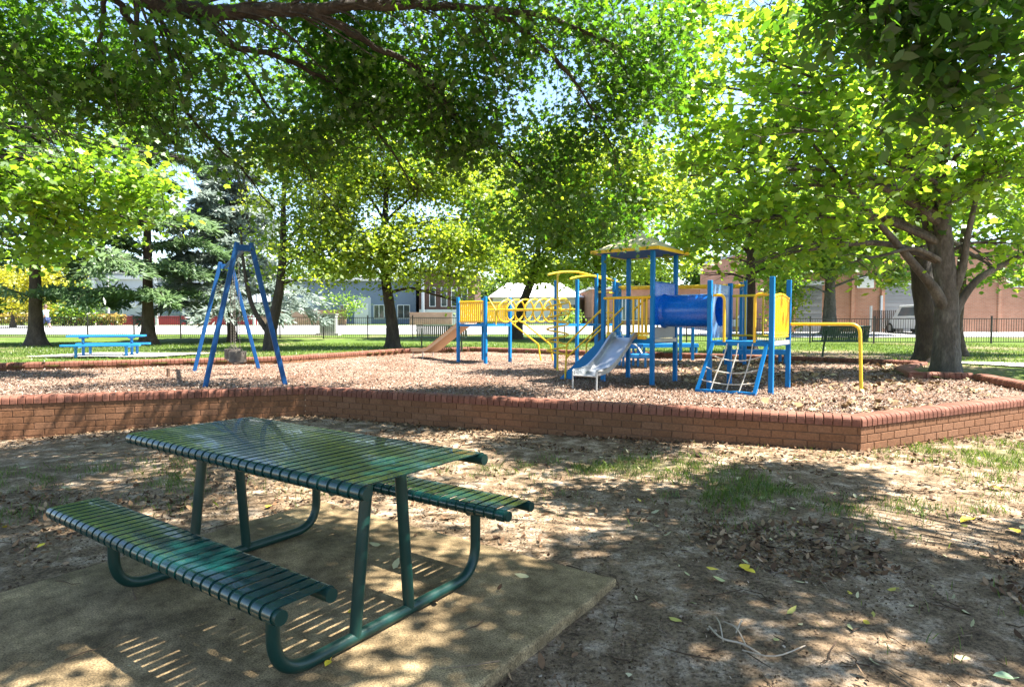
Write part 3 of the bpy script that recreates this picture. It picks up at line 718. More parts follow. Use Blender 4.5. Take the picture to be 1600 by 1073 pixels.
# ------------------------------------------------------------------ swings
Fc, Rc = Vector((-4.27, 9.85, 0)), Vector((-6.1, 13.15, 0)); bd = (Rc-Fc).normalized(); bp_ = Vector((bd.y, -bd.x, 0)); ZT = 2.27
M_SW = paint('shaded_swing_blue', (.002, .06, .20), .5, wear=.5, wearcol=(.02, .06, .16), scale=5., spec=.25)  # frame blue darkened to carry the tree shade falling on it
M_CHAIN = paint('chain', (.16, .14, .12), .5, metal=.6, wear=.5, scale=30.)
M_RUBBER = paint('swing_rubber', (.045, .034, .027), .6, wear=.7, wearcol=(.20, .175, .15), scale=12.)
fs = thing('swing_set', 'tall blue A-frame swing set standing in the mulch', 'swing frame', (Fc.x, Fc.y, Z_MULCH))
so_ = (Fc.x, Fc.y, Z_MULCH)
for c, sp_ in ((Fc, .625), (Rc, .66)):
    for s in (-1, 1):
        a = c+bp_*sp_*s; a.z = Z_MULCH-.15; b = c+bp_*.10*s; b.z = Z_MULCH+ZT+.02
        MB().bar(a, b, .075, .075, up=tuple(bd)).build('leg', M_SW, fs, off=so_, bevel=.008)
    a = c-bp_*.10; b = c+bp_*.10; a.z = b.z = Z_MULCH+ZT-.07
    MB().bar(a, b, .09, .10).build('head_plate', M_SW, fs, off=so_)
a, b = Fc.copy(), Rc.copy(); a.z = b.z = Z_MULCH+ZT-.08
MB().tube([a, b], .038, 12).build('top_beam', M_SW, fs, off=so_, smooth='auto')
def swing(t_, label, twist):
    p = Fc.lerp(Rc, t_); root = thing('toddler_swing', label, 'swing', (p.x, p.y, Z_MULCH+.42), math.atan2(bd.y, bd.x)+twist, 'toddler swings')
    for s in (-1, 1):
        n = 60; top = ZT-.08-.42; ch = MB()
        pts = [(s*(.17-.02*k/n), 0, .17+(top-.17)*k/n) for k in range(n+1)]
        for k in range(n):
            q = Vector(pts[k]); q2 = Vector(pts[k+1]); d = (q2-q)*.62
            wv = Vector((.010, 0, 0)) if k % 2 else Vector((0, .010, 0))
            ch.tube([q+wv, q+d+wv, q+d-wv, q-wv], .0045, 4, closed=True)
        ch.build('chain', M_CHAIN, root)
        MB().tube(fillet([(s*.16, -.07, .05), (s*.15, 0, .18), (s*.16, .07, .05)], .03), .008, 6).build('hanger', M_CHAIN, root)
    sd = MB(); prof = [(-.13, .06), (-.12, -.07), (-.08, -.14), (.08, -.14), (.12, -.07), (.13, .06)]
    # bucket: curved shell with a waist band and leg gaps
    outer = [[Vector((x, y, z)) for y, z in prof] for x in (-.055, .055)]
    band = [(.175*math.cos(a), .145*math.sin(a)) for a in (2*math.pi*k/20 for k in range(20))]
    secs = []
    for z in (.08, -.11): secs.append([(x, y, z) for x, y in band])
    for z in (-.11, .08): secs.append([(x*.90, y*.88, z) for x, y in band])
    sd.sweep(secs+[secs[0]], caps=False)
    seat = sd.build('seat', M_RUBBER, root, smooth='auto')
    cr = MB(); path = [Vector((0, y, z)) for y, z in prof]
    for a_, b_ in zip(path, path[1:]): cr.bar(a_, b_, .12, .018, up=(0, b_.z-a_.z, -(b_.y-a_.y)) if abs(b_.y-a_.y)+abs(b_.z-a_.z) else (0, 0, 1))
    cr.build('crotch_strap', M_RUBBER, seat)
    return root
swing(.36, 'black toddler swing seat hanging nearest the front legs of the swing frame', R(8))
swing(.64, 'black toddler swing seat hanging towards the rear legs of the swing frame', R(-12))
g = ground_at(263, 588, .34)
stp = MB().prism([(.032*math.cos(a)+rnd.uniform(-.005, .005), .03*math.sin(a)) for a in (2*math.pi*k/9 for k in range(9))], -.1, .16).build('timber_stub', barkmat('old_timber', (.06, .035, .02), (.13, .075, .045), (.2, .12, .08)), None, bevel=.01)
stp.location = (g.x, g.y, Z_MULCH); tag(stp, 'short brown timber stub standing in the mulch left of the swing frame', 'timber stub')

# ------------------------------------------------------------------ blue picnic table and benches on the lawn
bt = thing('picnic_table', 'sky blue picnic table with two benches on a pale slab under the conifers', 'picnic table', (-10.85, 16.5, Z_LAWN+.05), R(20))
def planks(name, y, z, ln, wd, n, th, mat, par):
    mb = MB(); pw = wd/n
    for i in range(n): mb.box((rnd.uniform(-.003, .003), y-wd/2+pw*(i+.5), z-th/2), (ln, pw-.012, th))
    return mb.build(name, mat, par, bevel=.006)
planks('tabletop', 0, .54, 1.72, .62, 5, .045, SKYB, bt)
for y in (-.62, .62): planks('bench_seat', y, .31, 1.76, .24, 2, .05, SKYB, bt)
for x in (-.56, .56):
    for y, h in ((-.62, .28), (0, .50), (.62, .28)): MB().tube([(x, y, -.02), (x, y, h)], .036, 10).build('leg', SKYB, bt, smooth='auto')
    MB().bar((x, -.72, .245), (x, .72, .245), .05, .045).build('cross_bar', SKYB, bt)
    MB().bar((x, -.28, .475), (x, .28, .475), .05, .04).build('cross_bar', SKYB, bt)
M_BENCH = paint('bench_green', (.012, .055, .032), .45, wear=.4, scale=8.)
def park_bench(label, px, py, z, ln, rz, n):
    g = ground_at(px, py, z); t = thing('park_bench', label, 'bench', (g.x, g.y, hz(g.x, g.y)), rz, 'green slatted park benches')
    bk = MB(); st_ = MB()
    for i in range(n):
        x = -ln/2+ln*(i+.5)/n
        bk.bar((x, -.02, .40), (x, -.12, .82), .010, ln/n*.82, up=(1, 0, 0)); st_.bar((x, -.02, .42), (x, .42, .44), ln/n*.58, .010)
    for z_, y_ in ((.82, -.12), (.42, -.03)): bk.tube([(-ln/2, y_, z_), (ln/2, y_, z_)], .02, 8)
    for y_ in (-.02, .42): st_.tube([(-ln/2, y_, .425), (ln/2, y_, .425)], .018, 8)
    bk.build('backrest', M_BENCH, t); st_.build('seat', M_BENCH, t)
    for s in (-1, 1):
        MB().tube(fillet([(s*ln*.4, -.1, .72), (s*ln*.4, .06, .30), (s*ln*.4, .12, -.05)], .1), .026, 8).build('leg', M_BENCH, t, smooth='auto')
        MB().tube(fillet([(s*ln*.5, -.1, .66), (s*ln*.5, .36, .62), (s*ln*.5, .40, .43)], .08), .016, 8).build('armrest', M_BENCH, t, smooth='auto')
park_bench('dark green slatted park bench on the lawn beside the yellow pull-up bar', 1318, 556, .45, 1.30, R(3), 22)
park_bench('dark green slatted park bench on the lawn behind the beige slide', 690, 546, .45, 1.65, R(4), 26)
#PART3
# ------------------------------------------------------------------ pool fence across the lawn
M_FENCE = paint('black_fence', (.022, .018, .015), .5, wear=.5, wearcol=(.07, .045, .03), scale=10.)
def fence(label, pts, h=1.12, step=.105):
    c = Vector((*pts[len(pts)//2], 0)); t = thing('tubular_fence', label, 'fence', (c.x, c.y, hz(c.x, c.y)), 0, 'black tubular fence runs')
    off = (c.x, c.y, hz(c.x, c.y)); first = True
    for a, b in zip(pts, pts[1:]):
        a, b = Vector((*a, 0)), Vector((*b, 0)); ln = (b-a).length; nb = max(1, round(ln/2.45))
        for k in range(nb):
            p, q = a.lerp(b, k/nb), a.lerp(b, (k+1)/nb); z = (hz(p.x, p.y)+hz(q.x, q.y))/2+.06
            mb = MB(); d = (q-p).normalized()
            for zz in (z, z+h-.1): mb.bar((p.x, p.y, zz), (q.x, q.y, zz), .032, .032)
            n = round((q-p).length/step)
            for i in range(1, n):
                r_ = p.lerp(q, i/n); mb.box((r_.x, r_.y, z+h/2-.05), (.014, .014, h-.12))
            mb.build('fence_panel', M_FENCE, t, off=off)
            if first or k or True:
                mb = MB().box((p.x, p.y, z+h/2-.08), (.055, .055, h+.16)); mb.box((p.x, p.y, z+h+.015), (.066, .066, .022)); mb.build('fence_post', M_FENCE, t, off=off)
    e_ = pts[-1]; mb = MB().box((e_[0], e_[1], z+h/2-.08), (.055, .055, h+.16)); mb.build('fence_post', M_FENCE, t, off=off)
fence('black tubular steel fence behind the conifers and the swing frame', [(-38, 33.2), (-27, 32.2), (-14.6, 31.6)])
fence('black tubular steel fence behind the small tower and climbing frame', [(-14.3, 32.0), (-5, 31.0), (5, 28.8)])
fence('black tubular steel fence in front of the long brick building', [(5.3, 28.4), (16, 27.2), (36, 26.2)])
# grey service cabinet
cb = thing('service_cabinet', 'grey ribbed metal service cabinet on a plinth beyond the fence', 'cabinet', (-10.6, 35.6, hz(-10.6, 35.6)))
M_CAB = paint('cabinet_grey', (.30, .31, .28), .5, wear=.5, scale=3.)
mb = MB().box((0, 0, .65), (.9, .55, 1.1))
for i in range(9): mb.box((-.4+i*.1, -.285, .65), (.035, .03, 1.02))
mb.build('body', M_CAB, cb); MB().box((0, 0, 1.215), (.98, .64, .05)).build('lid', M_CAB, cb); MB().box((0, 0, .03), (1.3, .75, .18)).build('plinth', M_PAVE, cb)

# ------------------------------------------------------------------ the passer-by
def skin_body(name, verts, edges, radii, mat, parent, sub=2):
    me = bpy.data.meshes.new(name); me.from_pydata(verts, edges, []); me.update(); me.materials.append(mat)
    o = bpy.data.objects.new(name, me); COL.objects.link(o)
    if parent: o.parent = parent
    m = o.modifiers.new('skin', 'SKIN'); m.use_smooth_shade = True
    for i, r in enumerate(radii):
        sv = me.skin_vertices[0].data[i]; sv.radius = r if isinstance(r, tuple) else (r, r); sv.use_root = (i == 0)
    s = o.modifiers.new('sub', 'SUBSURF'); s.levels = sub; s.render_levels = sub
    return o
SKIN = paint('skin', (.50, .27, .19), .55, wear=.15); SHIRT = paint('pale_blue_cloth', (.42, .56, .62), .85, wear=.3); SHORT = paint('navy_cloth', (.03, .05, .14), .85, wear=.3)
WHITE = paint('white_cloth', (.62, .61, .58), .8, wear=.3); HAIR = paint('hair', (.10, .05, .03), .6)
px_, py_ = -28.9, 38.2
pr = thing('person', 'person in a pale blue shirt, navy shorts and white socks walking along the road', 'person', (px_, py_, hz(px_, py_)+.03), R(180))
# local +x is the walking direction (towards camera left after the turn)
V_ = [(0, 0, .93), (0, 0, 1.15), (.01, 0, 1.38), (.02, 0, 1.47), (.05, 0, 1.56), (.06, 0, 1.66),            # pelvis..head 0-5
      (.02, .17, 1.38), (-.10, .22, 1.14), (.03, .23, .93), (.06, .23, .86),                                   # left arm 6-9
      (.02, -.17, 1.38), (.14, -.22, 1.14), (.28, -.21, .98), (.35, -.20, .95),                                # right arm 10-13
      (.02, .09, .88), (.22, .09, .50), (.24, .09, .09), (.36, .09, .04),                                      # left leg 14-17
      (-.02, -.09, .88), (-.12, -.09, .50), (-.42, -.09, .17), (-.38, -.09, .05)]                              # right leg 18-21
E_ = [(0, 1), (1, 2), (2, 3), (3, 4), (4, 5), (2, 6), (6, 7), (7, 8), (8, 9), (2, 10), (10, 11), (11, 12), (12, 13), (0, 14), (14, 15), (15, 16), (16, 17), (0, 18), (18, 19), (19, 20), (20, 21)]
R_ = [(.13, .15), (.11, .14), (.11, .15), .055, .085, .095, .06, .045, .035, .035, .06, .045, .035, .035, .085, .06, .045, .04, .085, .06, .045, .04]
skin_body('body', V_, E_, R_, SKIN, pr)
skin_body('shirt', [V_[0][:2]+(.90,), V_[1], V_[2], V_[6], V_[7], V_[10], V_[11]], [(0, 1), (1, 2), (2, 3), (3, 4), (2, 5), (5, 6)], [(.145, .17), (.135, .16), (.13, .17), .08, .065, .08, .065], SHIRT, pr)
skin_body('shorts', [V_[0], V_[14], (.18, .09, .58), V_[18], (-.10, -.09, .58)], [(0, 1), (1, 2), (0, 3), (3, 4)], [(.145, .165), .11, .095, .11, .095], SHORT, pr)
skin_body('hair', [(.02, 0, 1.68), (.05, 0, 1.72), (-.01, 0, 1.62)], [(0, 1), (0, 2)], [.085, .07, .06], HAIR, pr)
for (a, b, c) in (((.235, .09, .30), (.24, .09, .09), (.36, .09, .04)), ((-.27, -.09, .33), (-.42, -.09, .17), (-.37, -.09, .05))):
    skin_body('shoe_and_sock', [a, b, c], [(0, 1), (1, 2)], [.056, .056, .05], WHITE, pr)

# ------------------------------------------------------------------ buildings
M_WHITE = paint('white_render', (.58, .58, .56), .8, wear=.4, wearcol=(.42, .42, .40), scale=.8)
M_PALEG = paint('pale_grey_cladding', (.40, .43, .46), .7, wear=.4, scale=.7)
M_BLUEG = paint('blue_grey_cladding', (.13, .17, .23), .7, wear=.4, scale=.6)
M_REDB = paint('red_render', (.36, .035, .04), .7, wear=.3, scale=1.)
M_GREYD = paint('grey_roller_door', (.165, .165, .17), .6, wear=.5, wearcol=(.22, .22, .22), scale=.8)
M_ROOFW = paint('white_roof', (.62, .60, .58), .6, wear=.3, scale=.5)
M_DARKB = speckle('dark_brick', [(.3, (.07, .04, .035)), (.6, (.12, .07, .055))], 12., .2)
M_GLASS = glassmat('window_glass'); M_GLASS2 = glassmat('teal_window_glass', (.10, .15, .16))
M_TRIM = paint('white_trim', (.66, .66, .64), .6, wear=.2, scale=1.)
def brickmat(name, c1, c2, mortar, sc):
    m, nt, out = nodes_of(name)
    v = coords(nt); mp = N(nt, 'ShaderNodeMapping'); mp.inputs['Rotation'].default_value = (R(90), 0, 0); L(nt, v, mp.inputs['Vector'])
    br = N(nt, 'ShaderNodeTexBrick', Scale=sc); br.inputs['Color1'].default_value = (*c1, 1); br.inputs['Color2'].default_value = (*c2, 1); br.inputs['Mortar'].default_value = (*mortar, 1)
    br.inputs['Mortar Size'].default_value = .012; br.inputs['Brick Width'].default_value = .24; br.inputs['Row Height'].default_value = .086
    L(nt, mp.outputs[0], br.inputs['Vector'])
    n1 = noise_n(nt, v, .5, 5, .6); r2 = ramp(nt, [(.35, (.78, .76, .74)), (.65, (1.05, 1.05, 1.05))]); L(nt, n1.outputs['Fac'], r2.inputs['Fac'])
    c = mixc(nt, 1., br.outputs['Color'], r2.outputs['Color'], 'MULTIPLY')
    b = N(nt, 'ShaderNodeBsdfPrincipled', Roughness=.9); L(nt, c, b.inputs['Base Color']); L(nt, b.outputs[0], out.inputs['Surface']); return m
M_OBRICK = brickmat('orange_brick', (.44, .20, .12), (.36, .155, .09), (.36, .25, .18), 1.)
M_LBRICK = brickmat('tan_brick', (.40, .24, .15), (.34, .19, .115), (.36, .28, .2), 1.)
def bld(name, label, px0, px1, y, depth, group=None):
    x0, x1 = at_depth(px0, 500, y).x, at_depth(px1, 500, y).x
    z = hz((x0+x1)/2, y)
    t = thing(name, label, 'building', ((x0+x1)/2, y, z), 0, group)
    return t, x1-x0
def X_(px, y, t): return at_depth(px, 500, y).x-t.location.x
def Z_(py, y, t): return at_depth(800, py, y).z-t.location.z
def wall(t, w_, d, h, mat, name='wall', x=0, z0=-.4):
    return MB().box((x, d/2, (h+z0)/2), (w_, d, h-z0)).build(name, mat, t)
def pane(t, x0, x1, z0, z1, mat=None, fr=M_TRIM, ny=0, nx=0, proud=.06, name='window', bar=.06):
    f = MB(); y = -proud/2
    f.box(((x0+x1)/2, y, z0-bar/2), (x1-x0+2*bar, proud+.02, bar)); f.box(((x0+x1)/2, y, z1+bar/2), (x1-x0+2*bar, proud+.02, bar))
    for x in (x0-bar/2, x1+bar/2): f.box((x, y, (z0+z1)/2), (bar, proud+.02, z1-z0))
    for i in range(1, nx): f.box((x0+(x1-x0)*i/nx, y, (z0+z1)/2), (bar, proud+.014, z1-z0))
    o = f.build(name, fr, t)
    MB().box(((x0+x1)/2, -.012, (z0+z1)/2), (x1-x0, .03, z1-z0)).build('pane', mat or M_GLASS, o)
    return o
# left: white shopfront building with red base band
Y = 62.; t, w_ = bld('shop_building', 'white and pale grey shopfront building with a red base band behind the conifers', 143, 402, Y, 14)
wall(t, w_, 14, 5.2, M_PALEG)
MB().box((0, 7, 5.3), (w_+.5, 14.6, .22)).build('roof', M_ROOFW, t)
rb = MB().box((0, -.05, .42), (w_-.06, .12, .95)).build('base_band', M_REDB, t)
def xx(p): return X_(p, Y, t)
def zz(p): return Z_(p, Y, t)
for (a, b, n) in ((151, 170, 3), (173, 187, 2), (188.5, 192, 1), (250, 286, 4), (288.5, 320, 4), (322.5, 355, 4)):
    pane(t, xx(a), xx(b), zz(493.5), zz(483.5), M_GLASS2)
    pane(t, xx(a), xx(b), zz(479.8), zz(466), nx=n, bar=.10)
for p in (149, 246, 357): MB().box((xx(p), -.1, 2.2), (.28, .2, 4.6)).build('pier', M_TRIM, t)
MB().box((xx(185), -1.5, 2.2), (.14, .14, 5.2)).build('column', M_TRIM, t); MB().box((xx(399), -.3, 2.2), (.2, .2, 4.6)).build('column', M_TRIM, t)
MB().box((xx(250), -.02, 4.75), (w_*.98, .5, .35)).build('fascia', M_WHITE, t)
em = MB()   # flowing white script marks on the pale panels
for cx_, cy_, s in ((208, 477, 1.), (365, 484, 1.25)):
    pts = [(xx(cx_+dx*s), -.05, zz(cy_+dy*s)) for dx, dy in ((-8, 1), (-5, -3), (-2, -3), (-3, 1), (-6, 2), (-1, 1), (2, -3), (5, -3), (4, 1), (1, 2), (5, 2), (9, -2), (13, -5), (17, -3), (20, 2), (24, 4))]
    em.tube(catmull(pts, 5), .09, 5)
em.build('script_emblem', M_TRIM, t)
lt = MB()
for a, b in ((256, 282), (293, 314), (326, 350), (156, 167), (174, 184)):
    x = xx(a)
    while x < xx(b):
        wd = rnd.uniform(.10, .2); lt.box((x, -.035, zz(488.5)), (wd, .02, rnd.uniform(.14, .2))); x += wd+.07
lt.build('lettering', M_BLUEG, t)
# middle: blue-grey building with a tan wall in front
Y = 66.; t, w_ = bld('grey_building', 'long blue grey building with white roof edge behind the middle trees', 404, 650, Y, 14)
wall(t, w_, 14, 4.6, M_BLUEG); MB().box((0, 6.8, 4.75), (w_+.6, 14.8, .3)).build('roof', M_ROOFW, t)
for a, b in ((428, 440), (470, 476), (532, 543), (585, 600), (622, 640)): pane(t, X_(a, Y, t), X_(b, Y, t), Z_(497, Y, t), Z_(477, Y, t), nx=2)
for a, b in ((455, 490), (560, 580)): MB().box((X_((a+b)/2, Y, t), -.03, 1.4), (X_(b, Y, t)-X_(a, Y, t), .08, 2.9)).build('pale_panel', M_PALEG, t)
MB().box((X_(565, Y, t), -.08, 1.1), (1.5, .08, 2.2)).build('door', M_WHITE, t)
def lowwall(label, a, b, y, h):
    x0, x1 = at_depth(a, 500, y).x, at_depth(b, 500, y).x; z = hz((x0+x1)/2, y)
    t = thing('garden_wall', label, 'garden wall', ((x0+x1)/2, y, z), 0, 'tan brick garden walls')
    MB().box((0, .12, h/2-.2), (x1-x0, .24, h+.4)).build('brickwork', M_LBRICK, t); MB().box((0, .12, h+.03), (x1-x0+.06, .3, .06)).build('coping', M_LBRICK, t)
lowwall('tan brick garden wall along the road to the right of the white shopfront', 404, 540, 60.6, 1.45)
lowwall('tan brick garden wall along the road behind the middle tree trunk', 640, 706, 60.6, 1.2)
Y = 64.; t, w_ = bld('office_building', 'dark brick building with white lower wall and tall windows behind the small tower', 655, 742, Y, 12)
wall(t, w_, 12, 5.4, M_DARKB); MB().box((0, -.05, .75), (w_-.05, .14, 1.6)).build('lower_wall', M_WHITE, t); MB().box((0, 6, 5.5), (w_+.6, 12.6, .25)).build('roof', M_ROOFW, t)
for a in (672, 690, 706, 722): pane(t, X_(a, Y, t), X_(a+8, Y, t), 1.9, 3.8, nx=1)
MB().box((X_(662, Y, t), -.5, 2.2), (.25, .25, 5.)).build('column', M_PALEG, t)
Y = 68.; t, w_ = bld('white_building', 'white building with a low pitched roof behind the ring bridge', 770, 905, Y, 14)
wall(t, w_, 14, 2.9, M_WHITE)
b = MB(); hw = w_/2+.5; b.v += [(-hw, -.6, 2.9), (hw, -.6, 2.9), (hw, 14.6, 2.9), (-hw, 14.6, 2.9), (-hw+2, 7, 4.9), (hw-2, 7, 4.9)]
for f in ((0, 1, 5, 4), (1, 2, 5), (2, 3, 4, 5), (3, 0, 4), (3, 2, 1, 0)): b.face(list(f))
b.build('roof', M_ROOFW, t)
for a in (785, 812, 868, 890): pane(t, X_(a, Y, t), X_(a+10, Y, t), .8, 2.1, nx=2)
Y = 62.; t, w_ = bld('orange_building', 'low orange brick building with white windows behind the roofed tower', 925, 1105, Y, 12)
wall(t, w_, 12, 3.6, M_OBRICK); MB().box((0, 6, 3.7), (w_+.6, 12.6, .25)).build('roof', M_ROOFW, t)
for a in (935, 962, 985, 1030, 1060): pane(t, X_(a, Y, t), X_(a+15, Y, t), .5, 2.7, M_GLASS2, nx=3)
# right: long brick building with grey roller doors
Y = 40.5; t, w_ = bld('brick_building', 'long orange brick building with grey roller doors along the right side', 1195, 1760, Y, 14)
def xx(p): return X_(p, Y, t)
wall(t, w_, 14, 5.6, M_OBRICK); MB().box((0, 7, 5.68), (w_+.4, 14.4, .2)).build('parapet', M_PALEG, t)
for a, b in ((1243, 1283), (1380, 1436)):
    d = MB(); x0, x1 = xx(a), xx(b); h = 3.1
    for i in range(13): d.box(((x0+x1)/2, -.04-.008*(i % 2), h*(i+.5)/13), (x1-x0, .08, h/13-.012))
    d.build('roller_door', M_GREYD, t); MB().box(((x0+x1)/2, -.06, h+.12), (x1-x0+.2, .14, .24)).build('lintel', M_PALEG, t)
for p in (1240, 1331, 1378, 1440, 1560): MB().box((xx(p), -.05, 2.7), (.22, .12, 5.6)).build('pier', M_OBRICK, t)
pane(t, xx(1575), xx(1598), 3.0, 3.5, nx=2); MB().box((xx(1375), -.1, 1.1), (.12, .14, 2.6)).build('downpipe', M_PALEG, t); MB().box((xx(1350), -.06, 3.3), (1.1, .08, .8)).build('wall_sign', M_WHITE, t)
t = thing('site_gate', 'dark metal panel gate by the roller door left of the white van', 'gate', (at_depth(1388, 500, 39).x, 39.2, hz(24, 39.2)))
gm = MB()
for i in range(14): gm.box((-.8+i*.125, 0, .75), (.05, .04, 1.4))
gm.build('bars', M_FENCE, t); MB().box((-1, 0, .85), (.12, .12, 1.75)).build('gate_post', GALV, t); MB().box((1, 0, .85), (.12, .12, 1.75)).build('gate_post', GALV, t)

# ------------------------------------------------------------------ vehicles
M_CAR = paint('white_car_paint', (.62, .63, .64), .2, wear=.05, coat=.6); M_CARG = glassmat('car_glass', (.10, .13, .15), .04); M_TYRE = paint('tyre', (.02, .02, .02), .8); M_LAMP = paint('red_lamp', (.35, .02, .02), .2)
def car(name, label, cat, x, y, rz, ln, wd, ht, van):
    t = thing(name, label, cat, (x, y, hz(x, y)+.03), rz, 'white vehicles parked by the buildings')
    def secs(prof, hw, tuck): return [[(px_, s*(hw-(tuck*max(0, pz-.9*ht*.55)/(ht*.5))), pz) for px_, pz in prof] for s in (-1, 1)]
    h = ht
    lo = [(-ln/2, .32), (ln/2, .32), (ln/2, .62), (ln/2-.1, .86*h*.62), (-ln/2+.02, h*.58), (-ln/2, .5)]
    body = MB(); hw = wd/2
    def shell(mb, prof, hw0, hw1):
        zs = [z for _, z in prof]; z0, z1 = min(zs), max(zs)
        f = lambda z: hw0+(hw1-hw0)*(z-z0)/(z1-z0)
        mb.sweep([[(a, -f(z), z) for a, z in prof], [(a, f(z), z) for a, z in prof]])
    shell(body, [(-ln/2+.03, .28), (ln/2-.05, .28), (ln/2, .5), (ln/2-.12, h*.5), (-ln/2+.02, h*.57), (-ln/2-.02, .5)], hw, hw-.03)
    o = body.build('body', M_CAR, t, bevel=.05)
    cab = MB()
    prof = [(-ln/2+.03, h*.565), (ln/2-(1.0 if van else 1.35), h*.53), (ln/2-(1.45 if van else 2.0), h-.02), (-ln/2+.35, h), (-ln/2+.16, h-.06)]
    shell(cab, prof, hw-.04, hw-.20); cab.build('cabin', M_CAR, t, bevel=.05)
    for s in (-1, 1):
        wn = MB(); b = [(-ln/2+.25, h*.61), (ln/2-(1.5 if van else 1.9), h*.61), (ln/2-(1.75 if van else 2.2), h-.16), (-ln/2+.45, h-.14)]
        k = lambda z: (hw-.04+(-.16)*(z-h*.53)/(h*.47))+.006
        wn.v += [(a, s*k(z), z) for a, z in b]+[(a, s*(k(z)-.03), z) for a, z in b]
        for f in ((0, 1, 2, 3), (7, 6, 5, 4), (0, 4, 5, 1), (1, 5, 6, 2), (2, 6, 7, 3), (3, 7, 4, 0)): wn.face(list(f))
        wn.build('side_window', M_CARG, t)
        for x_ in (-ln/2+.85, ln/2-.85):
            wh = MB().tube([(x_, s*(hw-.2), .32), (x_, s*(hw+.012), .32)], .32, 20).build('wheel', M_TYRE, t, smooth='auto')
            MB().tube([(x_, s*(hw-.1), .32), (x_, s*(hw+.022), .32)], .2, 14).build('rim', GALV, wh, smooth='auto')
        MB().box((-ln/2-.015, s*(hw-.13), h*.47), (.05, .14, .26)).build('tail_lamp', M_LAMP, t)
    MB().hexa([(-ln/2+.03, -hw+.16, h*.60), (-ln/2+.03, hw-.16, h*.60), (-ln/2+.06, hw-.16, h*.6), (-ln/2+.06, -hw+.16, h*.6), (-ln/2+.13, -hw+.25, h-.14), (-ln/2+.13, hw-.25, h-.14), (-ln/2+.18, hw-.25, h-.14), (-ln/2+.18, -hw+.25, h-.14)]).build('rear_window', M_CARG, t)
    MB().box((-ln/2-.03, 0, .42), (.08, wd-.12, .16)).build('bumper', M_CAR, t, bevel=.02)
    MB().box((-ln/2-.035, 0, .62), (.02, .5, .12)).build('number_plate', M_WHITE, t)
    return t
g = at_depth(1444, 500, 37.2); car('parked_van', 'white van parked by the grey roller door behind the big tree trunks', 'van', g.x, g.y+.6, R(91), 4.4, 1.75, 1.75, True)
g = at_depth(1166, 500, 43); car('parked_car', 'white car parked beyond the fence behind the yellow back railing', 'car', g.x, g.y, R(160), 4.2, 1.7, 1.5, False)
#PART4
# ------------------------------------------------------------------ vegetation
def mirror(h): return [h[0]]+h[1:]+[(-x, y) for x, y in h[1:-1][::-1]] if h[-1][0] == 0 else h
T_OAK = mirror([(0, 0), (.10, .22), (.40, .16), (.20, .40), (.50, .62), (.17, .64), (0, 1)])
T_MAPLE = mirror([(0, 0), (.40, .10), (.33, .30), (.58, .52), (.30, .62), (0, 1)])
T_OVAL = mirror([(0, 0), (.20, .28), (.19, .62), (0, 1)])
T_QUAD = mirror([(0, 0), (.34, .45), (0, 1)])
T_NEEDLE = mirror([(0, 0), (.085, .5), (0, 1)])
def leaf_mesh(name, pos, size, tmpl, mat, parent, rng, up=.7, cr=None, off=(0, 0, 0), droop=0., fold=.18, dirs=None, zoff=None):
    n = len(pos); T = np.array(tmpl); k = len(T)
    nr = rng.normal(size=(n, 3)); nr[:, 2] = np.abs(nr[:, 2])*.6+up; nr /= np.linalg.norm(nr, axis=1, keepdims=True)
    d = rng.normal(size=(n, 3)) if dirs is None else dirs+rng.normal(size=(n, 3))*.35
    d[:, 2] -= droop
    d -= nr*(d*nr).sum(1, keepdims=True); d /= np.linalg.norm(d, axis=1, keepdims=True)+1e-9
    x = np.cross(d, nr)
    sz = size*(rng.uniform(.5, 1.3, n))
    tz = -fold*np.abs(T[:, 0])-.12*(T[:, 1]-.4)**2
    V = pos[:, None, :]+sz[:, None, None]*(x[:, None, :]*T[None, :, 0, None]+d[:, None, :]*T[None, :, 1, None]+nr[:, None, :]*tz[None, :, None])
    V = V.reshape(-1, 3)-np.array(off)
    Fq = np.arange(n*k).reshape(n, k)
    fr = rng.uniform(0, 1, n) if cr is None else np.clip(.45*cr+.55*rng.uniform(0, 1, n), 0, 1)
    return np_mesh(name, V, Fq, mat, fr=fr, parent=parent, drop=False)
def clumps_in(lobes, dens, rng, gate=.0, freq=.9, shell=.5, seed=0):
    out, idx = [], []
    for i, lb in enumerate(lobes):
        c = np.array(lb[0]); r = np.array(lb[1]); gate_ = lb[2] if len(lb) > 2 else gate; n = max(3, int(dens*(lb[3] if len(lb) > 3 else 1)*r[0]*r[1]*r[2]*4.19))
        p = rng.normal(size=(n*3, 3)); p /= np.linalg.norm(p, axis=1, keepdims=True); p *= (rng.uniform(0, 1, (n*3, 1)))**(shell)
        q = c+p*r; m = 0
        for a in q:
            if noise.noise(Vector(a)*freq+Vector((seed*7.7, seed, 0))) > gate_ and a[2] > 1.:
                out.append(a); idx.append(i); m += 1
                if m >= n: break
    return np.array(out), np.array(idx)
